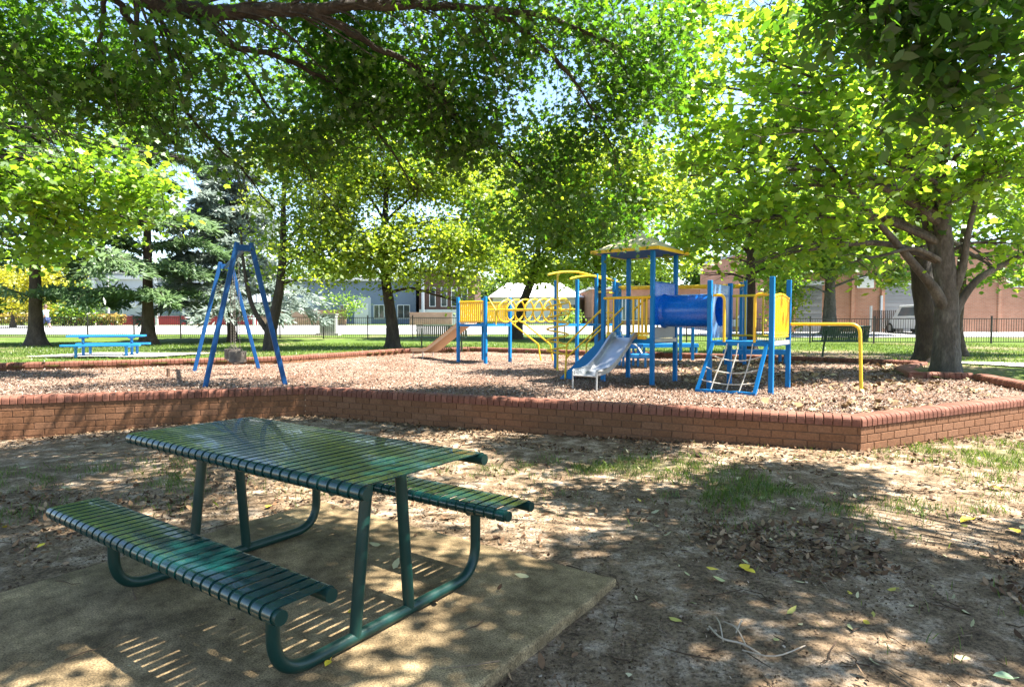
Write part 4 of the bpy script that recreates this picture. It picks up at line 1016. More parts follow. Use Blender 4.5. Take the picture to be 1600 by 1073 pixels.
def tree(name, label, cat, base, stem, r0, lobes, mat, bark, tmpl=T_QUAD, size=.2, dens=4., per=24, crad=.35, gate=-.05, freq=.9, up=.7, seed=0, group=None, flat=.55, twigs=.35, shell=.45, flare=1.55, extra=None, limb_from=.45, droop=.25, lscale=1., limbs=True):
    rng = np.random.default_rng(seed+100); rr = random.Random(seed)
    bz = base[2]; t = thing(name, label, cat, base, 0, group); off = tuple(base)
    path = catmull(stem, 7); n = len(path); mb = MB(); rad = []
    L_ = [0.]
    for a, b in zip(path, path[1:]): L_.append(L_[-1]+(b-a).length)
    for i, p in enumerate(path):
        f = L_[i]/L_[-1]; h = p.z-bz
        rad.append(r0*((1-.72*f)+(flare-1)*math.exp(-max(h, 0)/.28)+.03*math.sin(i*2.1)))
    mb.tube(path, rad, 16)
    # buttressed foot
    lp = []
    for li, lb_ in enumerate(lobes):
        if not limbs: break
        c, r = lb_[:2]
        c = Vector(c); k0 = max(range(n), key=lambda i: -abs(L_[i]/L_[-1]-(limb_from+(1-limb_from)*min(1, max(0, (c.z-path[int(n*limb_from)].z)/max(.5, path[-1].z-path[int(n*limb_from)].z+1.5))*.8))))
        s = path[k0]; dist = (c-s).length; rs = min(rad[k0]*.48, .022+dist*.014)*lscale
        mid1 = s.lerp(c, .33)+Vector((rr.uniform(-.1, .1), rr.uniform(-.1, .1), .10))*dist; mid2 = s.lerp(c, .68)+Vector((rr.uniform(-.06, .06), rr.uniform(-.06, .06), .06))*dist
        lb = catmull([s, mid1, mid2, c], 6); m = len(lb)
        mb.tube(lb, [rs*(1-.8*i/(m-1)) for i in range(m)], 8)
        lp += [(p, rs*(1-.8*i/(m-1))) for i, p in enumerate(lb) if i > m*.3]
        for _ in range(int(4+3*max(r))):
            i = rr.randrange(m//3, m); a = lb[i]
            b = c+Vector((rr.uniform(-1, 1)*r[0], rr.uniform(-1, 1)*r[1], rr.uniform(-.8, .9)*r[2]))*.85
            md = a.lerp(b, .5)+Vector((0, 0, .06*(b-a).length)); sb = catmull([a, md, b], 4)
            r_ = max(.006, rs*(1-.8*i/m)*.5); mb.tube(sb, [r_*(1-.75*q/(len(sb)-1)) for q in range(len(sb))], 5, caps=False)
            lp += [(p, r_*.4) for p in sb[2:]]
    cl, ci = clumps_in(lobes, dens, rng, gate, freq, shell, seed)
    if len(lp) and twigs:
        LP = np.array([tuple(p) for p, _ in lp])
        for c in cl[rng.uniform(0, 1, len(cl)) < twigs]:
            d2 = ((LP-c)**2).sum(1); j = int(d2.argmin())
            if d2[j] < (1.6+crad)**2:
                a = Vector(LP[j]); b = Vector(c); md = a.lerp(b, .55)+Vector((rr.uniform(-.05, .05), rr.uniform(-.05, .05), .04))*(b-a).length
                mb.tube([a, md, b], [.010, .007, .003], 4, caps=False)
    if extra: extra(mb)
    mb.build('trunk', bark, t, smooth='auto', off=off)
    per_n = np.maximum(3, rng.poisson(per, len(cl))); P = np.repeat(cl, per_n, 0)
    g = rng.normal(size=P.shape)*np.array([1, 1, flat])*crad; P = P+g
    ccr = np.repeat(rng.uniform(0, 1, len(cl)), per_n)
    leaf_mesh('crown', P, size, tmpl, mat, t, rng, up, ccr, off, droop)
    return t
def LB(*a): return [(tuple(at_depth(px, py, y)), r if isinstance(r, tuple) else (r, r, r*.6)) for px, py, y, r in a]
def base_at(x, y): return (x, y, hz(x, y)-.03)
BK_GREY = barkmat('grey_bark', (.055, .045, .032), (.105, .09, .068), (.20, .18, .145), 5.)
BK_DARK = barkmat('dark_bark', (.020, .015, .011), (.045, .034, .026), (.085, .068, .052), 6.)
BK_BROWN = barkmat('brown_bark', (.045, .030, .020), (.09, .062, .043), (.14, .105, .078), 5.)
LF_OAK = leafmat('oak_leaf', [(0, (.015, .040, .006)), (.6, (.029, .068, .009)), (1, (.055, .10, .014))], [(0, (.065, .19, .011)), (.6, (.14, .33, .014)), (1, (.32, .52, .022))], .52)
LF_PLANE = leafmat('plane_leaf', [(0, (.055, .110, .014)), (.6, (.090, .165, .022)), (.96, (.13, .19, .028)), (1, (.30, .26, .03))], [(0, (.22, .44, .020)), (.6, (.40, .62, .03)), (.96, (.54, .70, .04)), (1, (.70, .52, .03))], .6, .4)
LF_ASH = leafmat('ash_leaf', [(0, (.016, .042, .007)), (.7, (.032, .072, .010)), (1, (.065, .11, .015))], [(0, (.05, .16, .010)), (.7, (.12, .29, .014)), (1, (.28, .42, .02))], .5)
LF_BRIGHT = leafmat('bright_leaf', [(0, (.075, .130, .014)), (.6, (.12, .19, .022)), (1, (.19, .25, .04))], [(0, (.30, .46, .020)), (.6, (.46, .60, .026)), (1, (.64, .70, .05))], .55)
LF_MID = leafmat('mid_leaf', [(0, (.036, .082, .012)), (.6, (.066, .125, .018)), (1, (.10, .165, .032))], [(0, (.18, .36, .02)), (.6, (.30, .48, .03)), (1, (.46, .58, .05))], .52)
LF_YELLOW = leafmat('yellow_leaf', [(0, (.20, .22, .012)), (.6, (.34, .33, .018)), (1, (.50, .42, .03))], [(0, (.36, .38, .015)), (1, (.7, .6, .03))], .4)
LF_CEDAR = leafmat('cedar_needle', [(0, (.05, .095, .04)), (.6, (.11, .17, .085)), (1, (.19, .25, .15))], [(0, (.14, .26, .08)), (1, (.3, .44, .2))], .4)
LF_BLUE = leafmat('blue_needle', [(0, (.15, .195, .17)), (.6, (.27, .325, .29)), (1, (.41, .46, .43))], [(0, (.2, .26, .22)), (1, (.4, .46, .42))], .4)
LF_LAWN = leafmat('lawn_tree_leaf', [(0, (.10, .16, .022)), (.6, (.16, .225, .035)), (1, (.26, .31, .085))], [(0, (.34, .50, .022)), (.6, (.50, .64, .03)), (1, (.68, .74, .07))], .5)
LF_MAPLE = leafmat('maple_leaf', [(0, (.045, .100, .012)), (.6, (.075, .145, .018)), (1, (.12, .185, .03))], [(0, (.20, .42, .02)), (.6, (.33, .54, .028)), (1, (.52, .66, .045))], .55)
LF_FAR = leafmat('far_leaf', [(0, (.034, .070, .014)), (.6, (.06, .11, .022)), (1, (.095, .145, .035))], [(0, (.12, .26, .02)), (1, (.3, .42, .05))], .42)

# overhead oak: trunk stands left of the view, its limbs reach across
def D3(*p): return at_depth(*p)
OAK_LIMBS = [
    (.115, [(-7.2, 3.6, 3.6), (-6.3, 4.2, 4.6), D3(120, -95, 5.2), D3(225, -6, 5.6), D3(330, 20, 6), D3(450, 16, 6.2), D3(600, 6, 6.5), D3(720, 12, 6.9), D3(850, 26, 7.4), D3(960, 70, 8)]),
    (.032, [D3(165, -25, 5.4), D3(209, 41, 5.8), D3(254, 112, 6.3), D3(276, 153, 6.6), D3(306, 194, 6.9), D3(373, 261, 7.4), D3(430, 330, 7.8)]),
    (.040, [D3(300, 20, 6), D3(365, 71, 6.5), D3(444, 93, 7), D3(530, 140, 7.5), D3(600, 220, 8.), D3(650, 300, 8.4)]),
    (.040, [D3(480, 14, 6.2), D3(575, 67, 6.8), D3(642, 100, 7.2), D3(686, 145, 7.6), D3(731, 201, 8), D3(791, 238, 8.3), D3(843, 290, 8.7), D3(880, 330, 9)]),
    (.036, [D3(760, 13, 7), D3(813, 45, 7.4), D3(850, 75, 7.7), D3(900, 130, 8), D3(950, 220, 8.4), D3(980, 300, 8.7)]),
    (.022, [D3(380, 110, 7), D3(436, 194, 7.6), D3(466, 238, 7.9), D3(500, 300, 8.2)]),
    (.030, [(-6.4, 4.1, 4.5), D3(-60, 60, 5.4), D3(0, 119, 6), D3(52, 171, 6.4), D3(110, 215, 6.9)]),
    (.024, [D3(165, -25, 5.4), D3(157, 60, 5.8), D3(170, 125, 6.2), D3(210, 150, 6.5), D3(280, 230, 7.1)]),
    (.09, [(-7.2, 3.6, 4.2), (-5.5, 4.4, 5.6), (-3.5, 5.2, 6.4), (-1., 5.8, 6.8), (1.5, 6.4, 7.)]),
    (.09, [(-7.1, 3.5, 4.0), (-5.4, 2.6, 5.4), (-3.2, 2.2, 6.2), (-1., 2.4, 6.6), (1.2, 2.8, 6.8)]),
]
oak_lobes = LB((80, 40, 5.8, (1.1, .9, .55)), (200, 60, 6.0, (1.1, .9, .6)), (330, 70, 6.5, (1.2, .9, .55)), (60, 150, 6.3, (1., .8, .4)), (230, 165, 7., (1.1, .8, .4)),
    (470, 70, 7., (1.2, 1., .6)), (380, 190, 7.3, (1., .8, .55)), (560, 150, 7.5, (1.2, .9, .6)), (520, 60, 7.2, (1, .9, .5)), (700, 120, 7.8, (1.1, .9, .6)), (600, 215, 8., (1.2, .9, .55)), (450, 255, 8., (.7, .7, .4)),
    (455, 345, 8.1, (.35, .35, .3)), (730, 235, 8.3, (1.2, .9, .6)), (850, 190, 8.3, (1.2, .9, .7)), (830, 310, 8.7, (1.2, .9, .6)), (930, 290, 8.8, (1., .8, .7)), (880, 90, 8., (1.1, .9, .5)),
    (960, 170, 8.8, (1.1, .9, .7)), (1030, 110, 9., (.9, .8, .6)), (900, 360, 9., (.8, .6, .25)), (640, 30, 7., (.9, .8, .3)), (10, 80, 5.6, (.9, .8, .5)), (290, 215, 7.3, (.6, .5, .25)), (640, 95, 7.6, (.9, .8, .45)), (770, 55, 7.7, (1., .8, .45)), (840, 15, 7.6, (1., .8, .4)), (930, 20, 8.3, (1., .8, .5)), (1000, 70, 8.8, (.9, .8, .5)), (540, 10, 7., (.9, .8, .35)))
oak_lobes += [((-4.5, 4.6, 5.6), (1.7, 1.2, .6)), ((-2., 5.2, 6.3), (2., 1.3, .7)), ((.6, 6.2, 6.8), (1.9, 1.3, .7)), ((-3.6, 2.4, 5.8), (1.8, 1.3, .6)), ((-.8, 2.5, 6.6), (1.9, 1.3, .7)), ((-6.5, 5.6, 5.6), (1.5, 1.3, .7)), ((1.6, 3., 6.8), (1.5, 1.2, .6)), ((-1.6, 7.6, 6.), (1.8, 1.1, .7)), (tuple(at_depth(600, 150, 10)), (1.3, 1., .5)), (tuple(at_depth(500, 110, 10.2)), (1.2, 1., .5)), (tuple(at_depth(420, 120, 9.4)), (1.1, 1., .5)), (tuple(at_depth(660, 185, 9.6)), (1.1, 1., .5))]
def oak_extra(mb):
    rr = random.Random(5)
    for r, pts in OAK_LIMBS:
        p = catmull(pts, 6); n = len(p)
        p = [q+Vector((rr.uniform(-1, 1), rr.uniform(-1, 1), rr.uniform(-1, 1)))*.018 for q in p]
        mb.tube(p, [r*(1-.82*i/(n-1)) for i in range(n)], 10)
        for i in range(n//4, n):
            for _ in range(2):
                a = p[i]; d = (p[min(i+1, n-1)]-p[i-1]).normalized()
                d = (d+Vector((rr.uniform(-.8, .8), rr.uniform(-.6, .6), rr.uniform(-.7, .25)))).normalized(); ln = rr.uniform(.3, 1.0)
                tw = catmull([a, a+d*ln*.5+Vector((0, 0, .03)), a+d*ln+Vector((rr.uniform(-.1, .1), 0, -.10*ln))], 3)
                rt = max(.005, r*.22*(1-.7*i/n)); mb.tube(tw, [rt*(1-.7*k/(len(tw)-1)) for k in range(len(tw))], 4, caps=False)
bs = base_at(-7.2, 3.6)
tree('oak_tree', 'dark overhanging oak whose limbs and lobed leaves hang over the picnic table', 'tree', bs, [bs, (-7.2, 3.6, 1.2), (-7.15, 3.6, 2.6), (-7.2, 3.6, 3.8), (-7., 3.8, 5.5)], .34, oak_lobes, LF_OAK, BK_DARK, T_OAK, .092, 30., 24, .25, -.06, 1.05, .55, 1, extra=oak_extra, limbs=False, twigs=0, flat=.6)

# right plane tree and its neighbours
bs = base_at(8.3, 11.75)
plane_lobes = LB((1120, 360, 10.6, (.9, .9, .5)), (1075, 275, 12., (.8, .8, .6)), (1190, 290, 10.4, (1.1, 1., .6)), (1290, 340, 10.6, (1.1, 1., .5)), (1140, 190, 12., (1.1, 1., .7)), (1250, 200, 10.2, (1.1, 1., .6)), (1080, 130, 12.2, (1.1, 1., .7)), (1190, 90, 10.2, (1.1, 1., .6)),
    (1330, 120, 10.3, (1.1, 1., .7)), (1370, 250, 10.6, (1.1, 1., .6)), (1460, 170, 10.8, (1.2, 1., .7)), (1480, 300, 11.4, (1., .8, .5)), (1560, 260, 11, (1.1, 1., .6)), (1600, 120, 10.8, (1.2, 1., .7)), (1590, 380, 11.5, (.8, .7, .35)), (1400, 20, 10.4, (1.2, 1., .7)), (1260, 0, 10.2, (1.2, 1., .6)), (1110, 20, 12.2, (1.2, 1.1, .7)), (1540, 10, 11, (1.3, 1., .7)),
    (1180, 410, 11, (.7, .6, .25)), (1330, 410, 10.8, (.8, .6, .25)), (1720, 250, 11.5, (1.4, 1.2, .9)), (1750, 60, 11.5, (1.5, 1.3, .9)), (1440, 380, 12.6, (.8, .6, .3)), (1350, -120, 11, (1.6, 1.4, .7)), (1580, -120, 12, (1.6, 1.4, .8)))
tree('plane_tree', 'large leafy plane tree with grey trunk rising behind the jutting brick edging', 'tree', bs, [bs, (8.3, 11.75, 1.1), (8.27, 11.75, 2.0), (8.2, 11.8, 3.2), (8.25, 11.9, 4.6), (8.4, 12., 6.4)], .235, plane_lobes, LF_PLANE, BK_GREY, T_MAPLE, .138, 14., 17, .26, .0, .9, .75, 2, limb_from=.24, flat=.5, flare=1.22, twigs=.7, extra=lambda mb: [mb.tube(catmull(p_, 6), [r_*(1-.78*i/(6*(len(p_)-1))) for i in range(6*(len(p_)-1)+1)], 10) for r_, p_ in (
    (.115, [(8.3, 11.75, 1.5), at_depth(1462, 455, 11.6), at_depth(1438, 425, 11.5), at_depth(1392, 370, 11.4), at_depth(1335, 305, 11.2), at_depth(1270, 225, 11.)]),
    (.09, [(8.35, 11.75, 1.25), at_depth(1503, 468, 11.7), at_depth(1530, 435, 11.6), at_depth(1570, 412, 11.6), at_depth(1620, 385, 11.5), at_depth(1720, 320, 11.4)]),
    (.10, [(8.28, 11.75, 1.6), at_depth(1466, 420, 11.8), at_depth(1448, 360, 11.9), at_depth(1432, 280, 12), at_depth(1420, 180, 12)]),
    (.09, [(8.3, 11.75, 1.6), at_depth(1502, 425, 11.6), at_depth(1512, 370, 11.5), at_depth(1530, 290, 11.4), at_depth(1560, 180, 11.2)]))])
bs = base_at(9.75, 14.3)
def second_stem(mb): mb.tube(catmull([(9.95, 14.35, .35), (10., 14.4, 1.4), (9.9, 14.4, 2.4), (9.5, 14.3, 4.), (9.2, 14.2, 6.)], 5), [.22*(1-.02*i) for i in range(21)], 12)
tree('plane_tree', 'dark twin stemmed tree standing directly behind the big grey plane trunk', 'tree', bs, [bs, (9.7, 14.3, 1.2), (9.5, 14.3, 2.4), (9.3, 14.3, 4.2), (9.2, 14.3, 6.5)], .29, LB((1300, 380, 14.5, (1.2, 1., .5)), (1400, 330, 14.8, (1.4, 1.2, .8)), (1250, 280, 14.5, (1.4, 1.2, .8)), (1540, 330, 15.5, (1.4, 1.2, .8)), (1340, 180, 14.5, (1.6, 1.4, 1.)), (1500, 180, 15, (1.6, 1.4, 1.)), (1240, 140, 14.6, (1.5, 1.3, 1.)), (1140, 250, 14.6, (1.3, 1.2, .8)), (1580, 430, 16, (1.2, 1., .4)), (1170, 350, 15, (1.2, 1., .6))), LF_MID, BK_DARK, T_MAPLE, .16, 8., 18, .32, -.1, .8, .7, 3, extra=second_stem, limb_from=.35)
bs = base_at(12.3, 16.9)
tree('plane_tree', 'slim leaning tree on the lawn to the right of the big plane trunk', 'tree', bs, [bs, (12.2, 16.9, 1.2), (12.3, 16.9, 2.6), (12.5, 17, 4.4), (12.8, 17, 6.5)], .17, LB((1500, 400, 17, (1.2, 1.2, .6)), (1590, 360, 17.5, (1.5, 1.3, .8)), (1560, 250, 17, (1.7, 1.5, 1.)), (1650, 290, 18, (1.8, 1.5, 1.)), (1620, 420, 17.5, (1.2, 1., .4)), (1450, 240, 17.5, (1.5, 1.4, 1.))), LF_MID, BK_BROWN, T_MAPLE, .17, 7., 18, .35, -.1, .8, .7, 4, limb_from=.35)
# near ash: trunk out of view to the right, foliage hanging in at the top right corner
bs = base_at(6.9, 2.2)
ash_lobes = LB((1440, 30, 4.6, (.45, .4, .28)), (1520, 90, 4.5, (.4, .35, .3)), (1590, 50, 4.6, (.4, .4, .3)), (1490, 170, 4.7, (.28, .25, .18)), (1390, -40, 4.7, (.5, .4, .3)), (1560, 190, 4.7, (.2, .2, .16)), (1290, 20, 4.9, (.16, .16, .10)))
ash_lobes = [(c, r, -.12, 2.2) for c, r in ash_lobes]
ash_lobes += [((5.4, 4.6, 4.9), (1.3, 1., .6)), ((3.7, 4.2, 5.2), (.95, .8, .5)), ((5.2, 5.2, 5.9), (.7, .6, .5)), ((3.6, 6.3, 6.2), (1.4, 1.1, .7)), ((7.0, 3.5, 5.5), (1.3, 1., .6)), ((4.4, 3.0, 5.6), (1.1, .9, .5)), ((5.7, 2.7, 5.8), (1., .9, .5)), ((3.4, 2.9, 6.1), (.9, .8, .5)), ((4.9, 3.9, 6.3), (1., .8, .5)), ((2.9, 2.2, 5.9), (.8, .7, .5)), ((3.2, .8, 5.6), (1.4, 1.1, .6)), ((1.5, 4.4, 5.5), (1.3, 1., .6)), ((.5, 3.4, 5.9), (1.3, 1., .6)), ((1.9, 5.8, 6.0), (1.3, 1., .6)), ((1.2, 2.2, 6.1), (1.2, 1., .6)), ((-.2, 4.6, 6.2), (1.2, 1., .6)), ((-1.5, 3.4, 5.9), (1.2, 1., .6)), ((-1.4, 5.2, 6.1), (1.2, 1., .6)), ((.2, 3.0, 5.4), (1.1, 1., .5)), ((1.4, 3.4, 6.4), (1.2, 1., .6)), ((1., 1.9, 5.4), (1.1, .9, .5)), ((-.1, 2.0, 5.7), (1.1, .9, .5)), ((.5, 2.6, 6.7), (1.2, 1., .6)), ((1.9, 1.6, 6.2), (1., .9, .5)), ((6.2, 1.0, 5.4), (.9, .7, .5))]  # unseen overhead lobes, added and trimmed to cast the foreground shade and dapples
tree('ash_tree', 'dark hanging foliage of a near ash tree in the top right corner', 'tree', bs, [bs, (6.9, 2.2, 1.4), (6.8, 2.3, 2.8), (6.6, 2.6, 4.2), (6.3, 3.1, 5.8)], .26, ash_lobes, LF_ASH, BK_DARK, T_OVAL, .13, 66., 27, .20, .145, .82, .5, 5, limb_from=.5, droop=.8, flat=.7, lscale=.35)
# left bright tree whose branch enters at the edge
bs = base_at(-13.2, 10.6)
tree('maple_tree', 'bright green maple foliage on a dark branch entering above the left lawn', 'tree', bs, [bs, (-13.2, 10.6, 1.3), (-13.1, 10.6, 2.6), (-13., 10.7, 4.2), (-12.8, 10.8, 6.5)], .28, LB((40, 300, 11.2, (1.3, 1., .5)), (150, 280, 11.4, (1.2, 1., .45)), (250, 300, 11.8, (.9, .8, .45)), (110, 350, 12, (1.2, .9, .4)), (240, 350, 12.2, (.8, .7, .3)), (30, 390, 12.2, (1.1, .8, .35)), (10, 210, 11.4, (1.2, 1., .5)), (120, 210, 11.6, (1.1, .9, .4)), (-120, 300, 11.2, (1.4, 1.2, .9)), (-200, 150, 11, (1.6, 1.4, 1.)), (-20, 100, 11.4, (1.3, 1., .6)), (300, 250, 12, (.6, .5, .3))), LF_MAPLE, BK_DARK, T_MAPLE, .13, 18., 20, .27, -.06, .95, .7, 6, extra=lambda mb: mb.tube(catmull([(-13., 10.7, 3.6), at_depth(-150, 290, 10.9), at_depth(0, 270, 11), at_depth(60, 268, 11.1), at_depth(125, 256, 11.2), at_depth(240, 300, 11.8)], 6), [.085*(1-.025*i) for i in range(31)], 10))
# middle lawn trees
bs = base_at(-4.25, 21.9)
tree('lawn_tree', 'bright yellow green tree with a forked trunk in the middle of the lawn', 'tree', bs, [bs, (-4.25, 21.9, 1.1), (-4.35, 21.9, 1.9), (-4.5, 21.9, 3.2), (-4.5, 22, 5.2), (-4.4, 22, 7)], .23, LB((600, 370, 21.6, (1.8, 1.6, .9)), (510, 350, 21.4, (1.7, 1.5, .9)), (690, 370, 21.6, (1.7, 1.5, .8)), (600, 270, 21.8, (2., 1.8, 1.1)), (500, 260, 21.6, (1.6, 1.5, 1.)), (700, 270, 22, (1.8, 1.6, 1.1)), (620, 170, 22, (2., 1.8, 1.2)), (760, 340, 22, (1.4, 1.3, .9)), (540, 425, 21, (1.1, 1., .45)), (640, 430, 21.2, (1.2, 1., .4)), (720, 435, 21.4, (1.2, 1., .5)), (590, 455, 21.4, (.7, .6, .25)), (780, 400, 22.2, (.9, .9, .6)), (730, 475, 22.2, (.55, .5, .3)), (470, 400, 21.2, (.8, .8, .4)), (570, 400, 21, (1.2, 1.1, .5)), (660, 405, 21.2, (1.2, 1.1, .5))), LF_LAWN, BK_DARK, T_QUAD, .15, 12.5, 34, .34, -.06, .75, .6, 7, limb_from=.25, twigs=.2)
bs = base_at(-8., 20.4)
tree('lawn_tree', 'green leafy tree with a dark trunk just behind the swing frame', 'tree', bs, [bs, (-8., 20.4, 1.), (-7.8, 20.4, 1.9), (-7.6, 20.4, 3.2), (-7.5, 20.4, 6)], .20, LB((470, 400, 20, (1., .9, .5)), (450, 330, 20.2, (1.2, 1.1, .8)), (520, 310, 20.4, (1.2, 1.1, .8)), (460, 240, 20.4, (1.5, 1.4, 1.)), (540, 220, 20.6, (1.5, 1.4, 1.)), (430, 430, 20.4, (.7, .7, .35)), (500, 440, 20.2, (.8, .7, .3)), (420, 370, 20.6, (.6, .6, .5)), (520, 390, 20.2, (.8, .8, .5))), LF_LAWN, BK_DARK, T_QUAD, .15, 9., 34, .34, -.04, .75, .6, 8, limb_from=.22, extra=lambda mb: mb.tube(catmull([(-8.05, 20.4, .95), (-8.6, 20.4, 1.9), (-8.9, 20.5, 3.2), (-9., 20.5, 4.6)], 5), [.10*(1-.045*i) for i in range(16)], 8), twigs=.2)
for i, (lab, px, y, r0, ln, lf, lobes) in enumerate((
    ('dark leaning trunked tree beyond the fence behind the ring bridge', 806, 31, .30, .9, LF_LAWN, ((830, 330, 31, (3., 2.6, 1.8)), (760, 380, 31, (2.2, 2., 1.1)), (900, 350, 31, (2.6, 2.2, 1.4)), (840, 420, 31, (2., 1.8, .8)), (780, 280, 31, (2.5, 2.2, 1.6)), (880, 260, 31, (2.8, 2.4, 1.6)))),
    ('yellowish tree beyond the fence behind the tall blue posts', 934, 29, .24, 0, LF_LAWN, ((940, 370, 29, (2., 1.8, 1.2)), (1000, 330, 29, (2.2, 2., 1.3)), (960, 420, 29, (1.6, 1.4, .7)), (1040, 400, 29.4, (1.7, 1.5, .8)), (990, 260, 29, (2., 1.8, 1.2)), (1060, 300, 29.4, (2., 1.8, 1.3)), (900, 420, 28.8, (1.1, 1., .5)))),
    ('slender tree on the lawn behind the yellow back railing of the right tower', 1172, 18.6, .19, 0, LF_MID, ((1130, 400, 18.6, (1.2, 1.1, .6)), (1200, 380, 18.6, (1.3, 1.2, .7)), (1160, 320, 18.8, (1.5, 1.3, .9)), (1090, 360, 18.8, (1.2, 1.1, .7)), (1240, 420, 18.8, (.9, .8, .4)), (1240, 320, 19, (1.3, 1.2, .8)), (1100, 430, 18.6, (.8, .7, .3)))),
    ('stout forked tree on the verge before the brick building', 1296, 35.6, .42, 0, LF_MID, ((1280, 400, 35.6, (2.6, 2.2, 1.2)), (1210, 410, 35.6, (2., 1.8, .9)), (1350, 390, 35.4, (2.6, 2.2, 1.2)), (1400, 430, 35.4, (1.6, 1.4, .6)), (1300, 330, 35.6, (3., 2.6, 1.6)), (1230, 450, 35.4, (1.3, 1.2, .5)), (1400, 330, 35.6, (3., 2.6, 1.6)), (1190, 350, 35.6, (2.4, 2., 1.4)))),
    ('small round green tree beside the grey roller door', 1232, 37.4, .09, 0, LF_BRIGHT, ((1230, 475, 37.4, (.8, .8, 1.1)), (1226, 500, 37.4, (.7, .7, .6)), (1234, 450, 37.4, (.6, .6, .7)))))):
    x = at_depth(px, 500, y).x; bs = base_at(x, y); z = bs[2]; far = y > 25
    tree('lawn_tree', lab, 'tree', bs, [bs, (x+.15*ln, y, z+1.1), (x+.55*ln, y, z+2.2), (x+1.1*ln, y, z+3.6), (x+1.3*ln, y, z+5.5)], r0, LB(*lobes), lf, BK_DARK if i != 3 else BK_GREY, T_QUAD, .22 if far else .17, 7. if far else 9., 34, .5 if far else .33, -.08, .5, .6, 20+i, limb_from=.3, twigs=.12)
# conifers: tiers of drooping needle sprays
def conifer(label, x, y, r0, top, tiers, mat, seed, name='cedar_tree', rad=3.4, lo=1.8, size=.26):
    rng = np.random.default_rng(seed); rr = random.Random(seed); bs = base_at(x, y); t = thing(name, label, 'tree', bs, 0, 'conifers on the left lawn'); z0 = bs[2]
    mb = MB(); st = catmull([bs, (x, y, z0+1), (x+.05, y, z0+top*.5), (x, y, z0+top)], 6); n = len(st)
    mb.tube(st, [r0*((1-.9*i/(n-1))+.55*math.exp(-max(0, p.z-z0)/.3)) for i, p in enumerate(st)], 14)
    P, Dn, Cr = [], [], []
    for k in range(tiers):
        f = k/(tiers-1); z = z0+lo+(top-lo)*f**.9; R_ = rad*(1-.75*f)*rr.uniform(.75, 1.15); nb = rr.randint(4, 6)
        for b in range(nb):
            a = 2*math.pi*(b+rr.random()*.8)/nb+k*1.3; Lb = R_*rr.uniform(.7, 1.1); d = Vector((math.cos(a), math.sin(a), 0)); s = Vector((x, y, z))
            br = catmull([s, s+d*Lb*.4+Vector((0, 0, .14*Lb)), s+d*Lb*.75+Vector((0, 0, .10*Lb)), s+d*Lb+Vector((0, 0, -.06*Lb))], 4); m = len(br)
            mb.tube(br, [max(.008, .05*(1-f*.5)*(1-i/m)) for i in range(m)], 5, caps=False)
            sd = Vector((-d.y, d.x, 0)); c_ = rr.random()
            for i in range(2, m):
                g = i/m; q = max(2, int(7*(1-.4*g)))
                for _ in range(q):
                    w_ = rr.uniform(-1, 1)*Lb*.30*(1.15-g*.75); p = br[i]+sd*w_+d*rr.uniform(-.15, .15)-Vector((0, 0, abs(w_)*.18+rr.uniform(0, .08)))
                    dr = (d+sd*(1.2 if w_ > 0 else -1.2)*rr.uniform(.2, 1)-Vector((0, 0, .25))).normalized()
                    for _ in range(15):
                        P.append((p.x+rr.gauss(0, .13), p.y+rr.gauss(0, .13), p.z+rr.gauss(0, .045))); Dn.append(tuple(dr)); Cr.append(c_)
    mb.build('trunk', BK_BROWN, t, smooth='auto', off=bs)
    leaf_mesh('crown', np.array(P), size, [(x_*1.5, y_) for x_, y_ in T_NEEDLE], mat, t, rng, 1.2, np.array(Cr), bs, .25, .1, np.array(Dn))
conifer('tall grey green cedar with a thick brown trunk at the far left', -18.8, 24.3, .34, 11, 10, LF_CEDAR, 31, rad=4.8, lo=1.9, size=.33)
conifer('tall grey green cedar with a thick brown trunk beside the sky blue table', -15.2, 25.7, .33, 11, 11, LF_CEDAR, 32, rad=3.7, lo=1.9, size=.33)
conifer('silvery blue spruce with drooping sprays behind the swing frame', -13.2, 29., .20, 8.5, 11, LF_BLUE, 33, 'spruce_tree', 4.0, 1.3, .36)
# beyond the road
for i, (nm, lab, cat, px, y, r0, lf, lobes, sz, dn) in enumerate((
    ('yellow_tree', 'golden yellow tree beyond the road at the far left', 'tree', 20, 52, .2, LF_YELLOW, ((10, 440, 52, (3., 2.5, 1.7)), (80, 430, 52, (2.6, 2.2, 1.6)), (50, 475, 51, (2.4, 2., 1.)), (110, 460, 52, (1.4, 1.3, .9)), (-60, 430, 52, (3., 2.5, 2.))), .3, 1.6),
    ('round_shrub', 'big round green shrub in front of the white shopfront', 'shrub', 118, 57, .1, LF_MID, ((100, 478, 57, (1.9, 1.6, 1.4)), (132, 480, 57, (1.6, 1.4, 1.3)), (80, 488, 56.6, (1.3, 1.2, .8))), .28, 2.6),
    ('round_shrub', 'small green tree beside the door of the grey building', 'shrub', 535, 61, .08, LF_MID, ((533, 480, 60, (1.1, 1., 1.1)), (548, 472, 60, (1., .9, .8)), (520, 470, 60, (.8, .8, .6))), .26, 3.),
    ('round_shrub', 'clipped round bush by the road behind the spiral pole', 'shrub', 891, 58, .05, LF_MID, ((891, 497, 58, (1.1, 1., .65)),), .22, 8.))):
    x = at_depth(px, 500, y).x; bs = base_at(x, y); z = bs[2]
    tree(nm, lab, cat, bs, [bs, (x, y, z+.5), (x, y, z+1.), (x, y, z+1.8)], r0, LB(*lobes), lf, BK_BROWN, T_QUAD, sz, dn, 26, .45, -.2, .5, .6, 40+i, limb_from=.2, twigs=0)
hg = thing('hedge', 'low clipped hedge with orange tips along the far side of the road', 'hedge', (-44, 59, hz(-44, 59)))
rng = np.random.default_rng(3); n = 5200
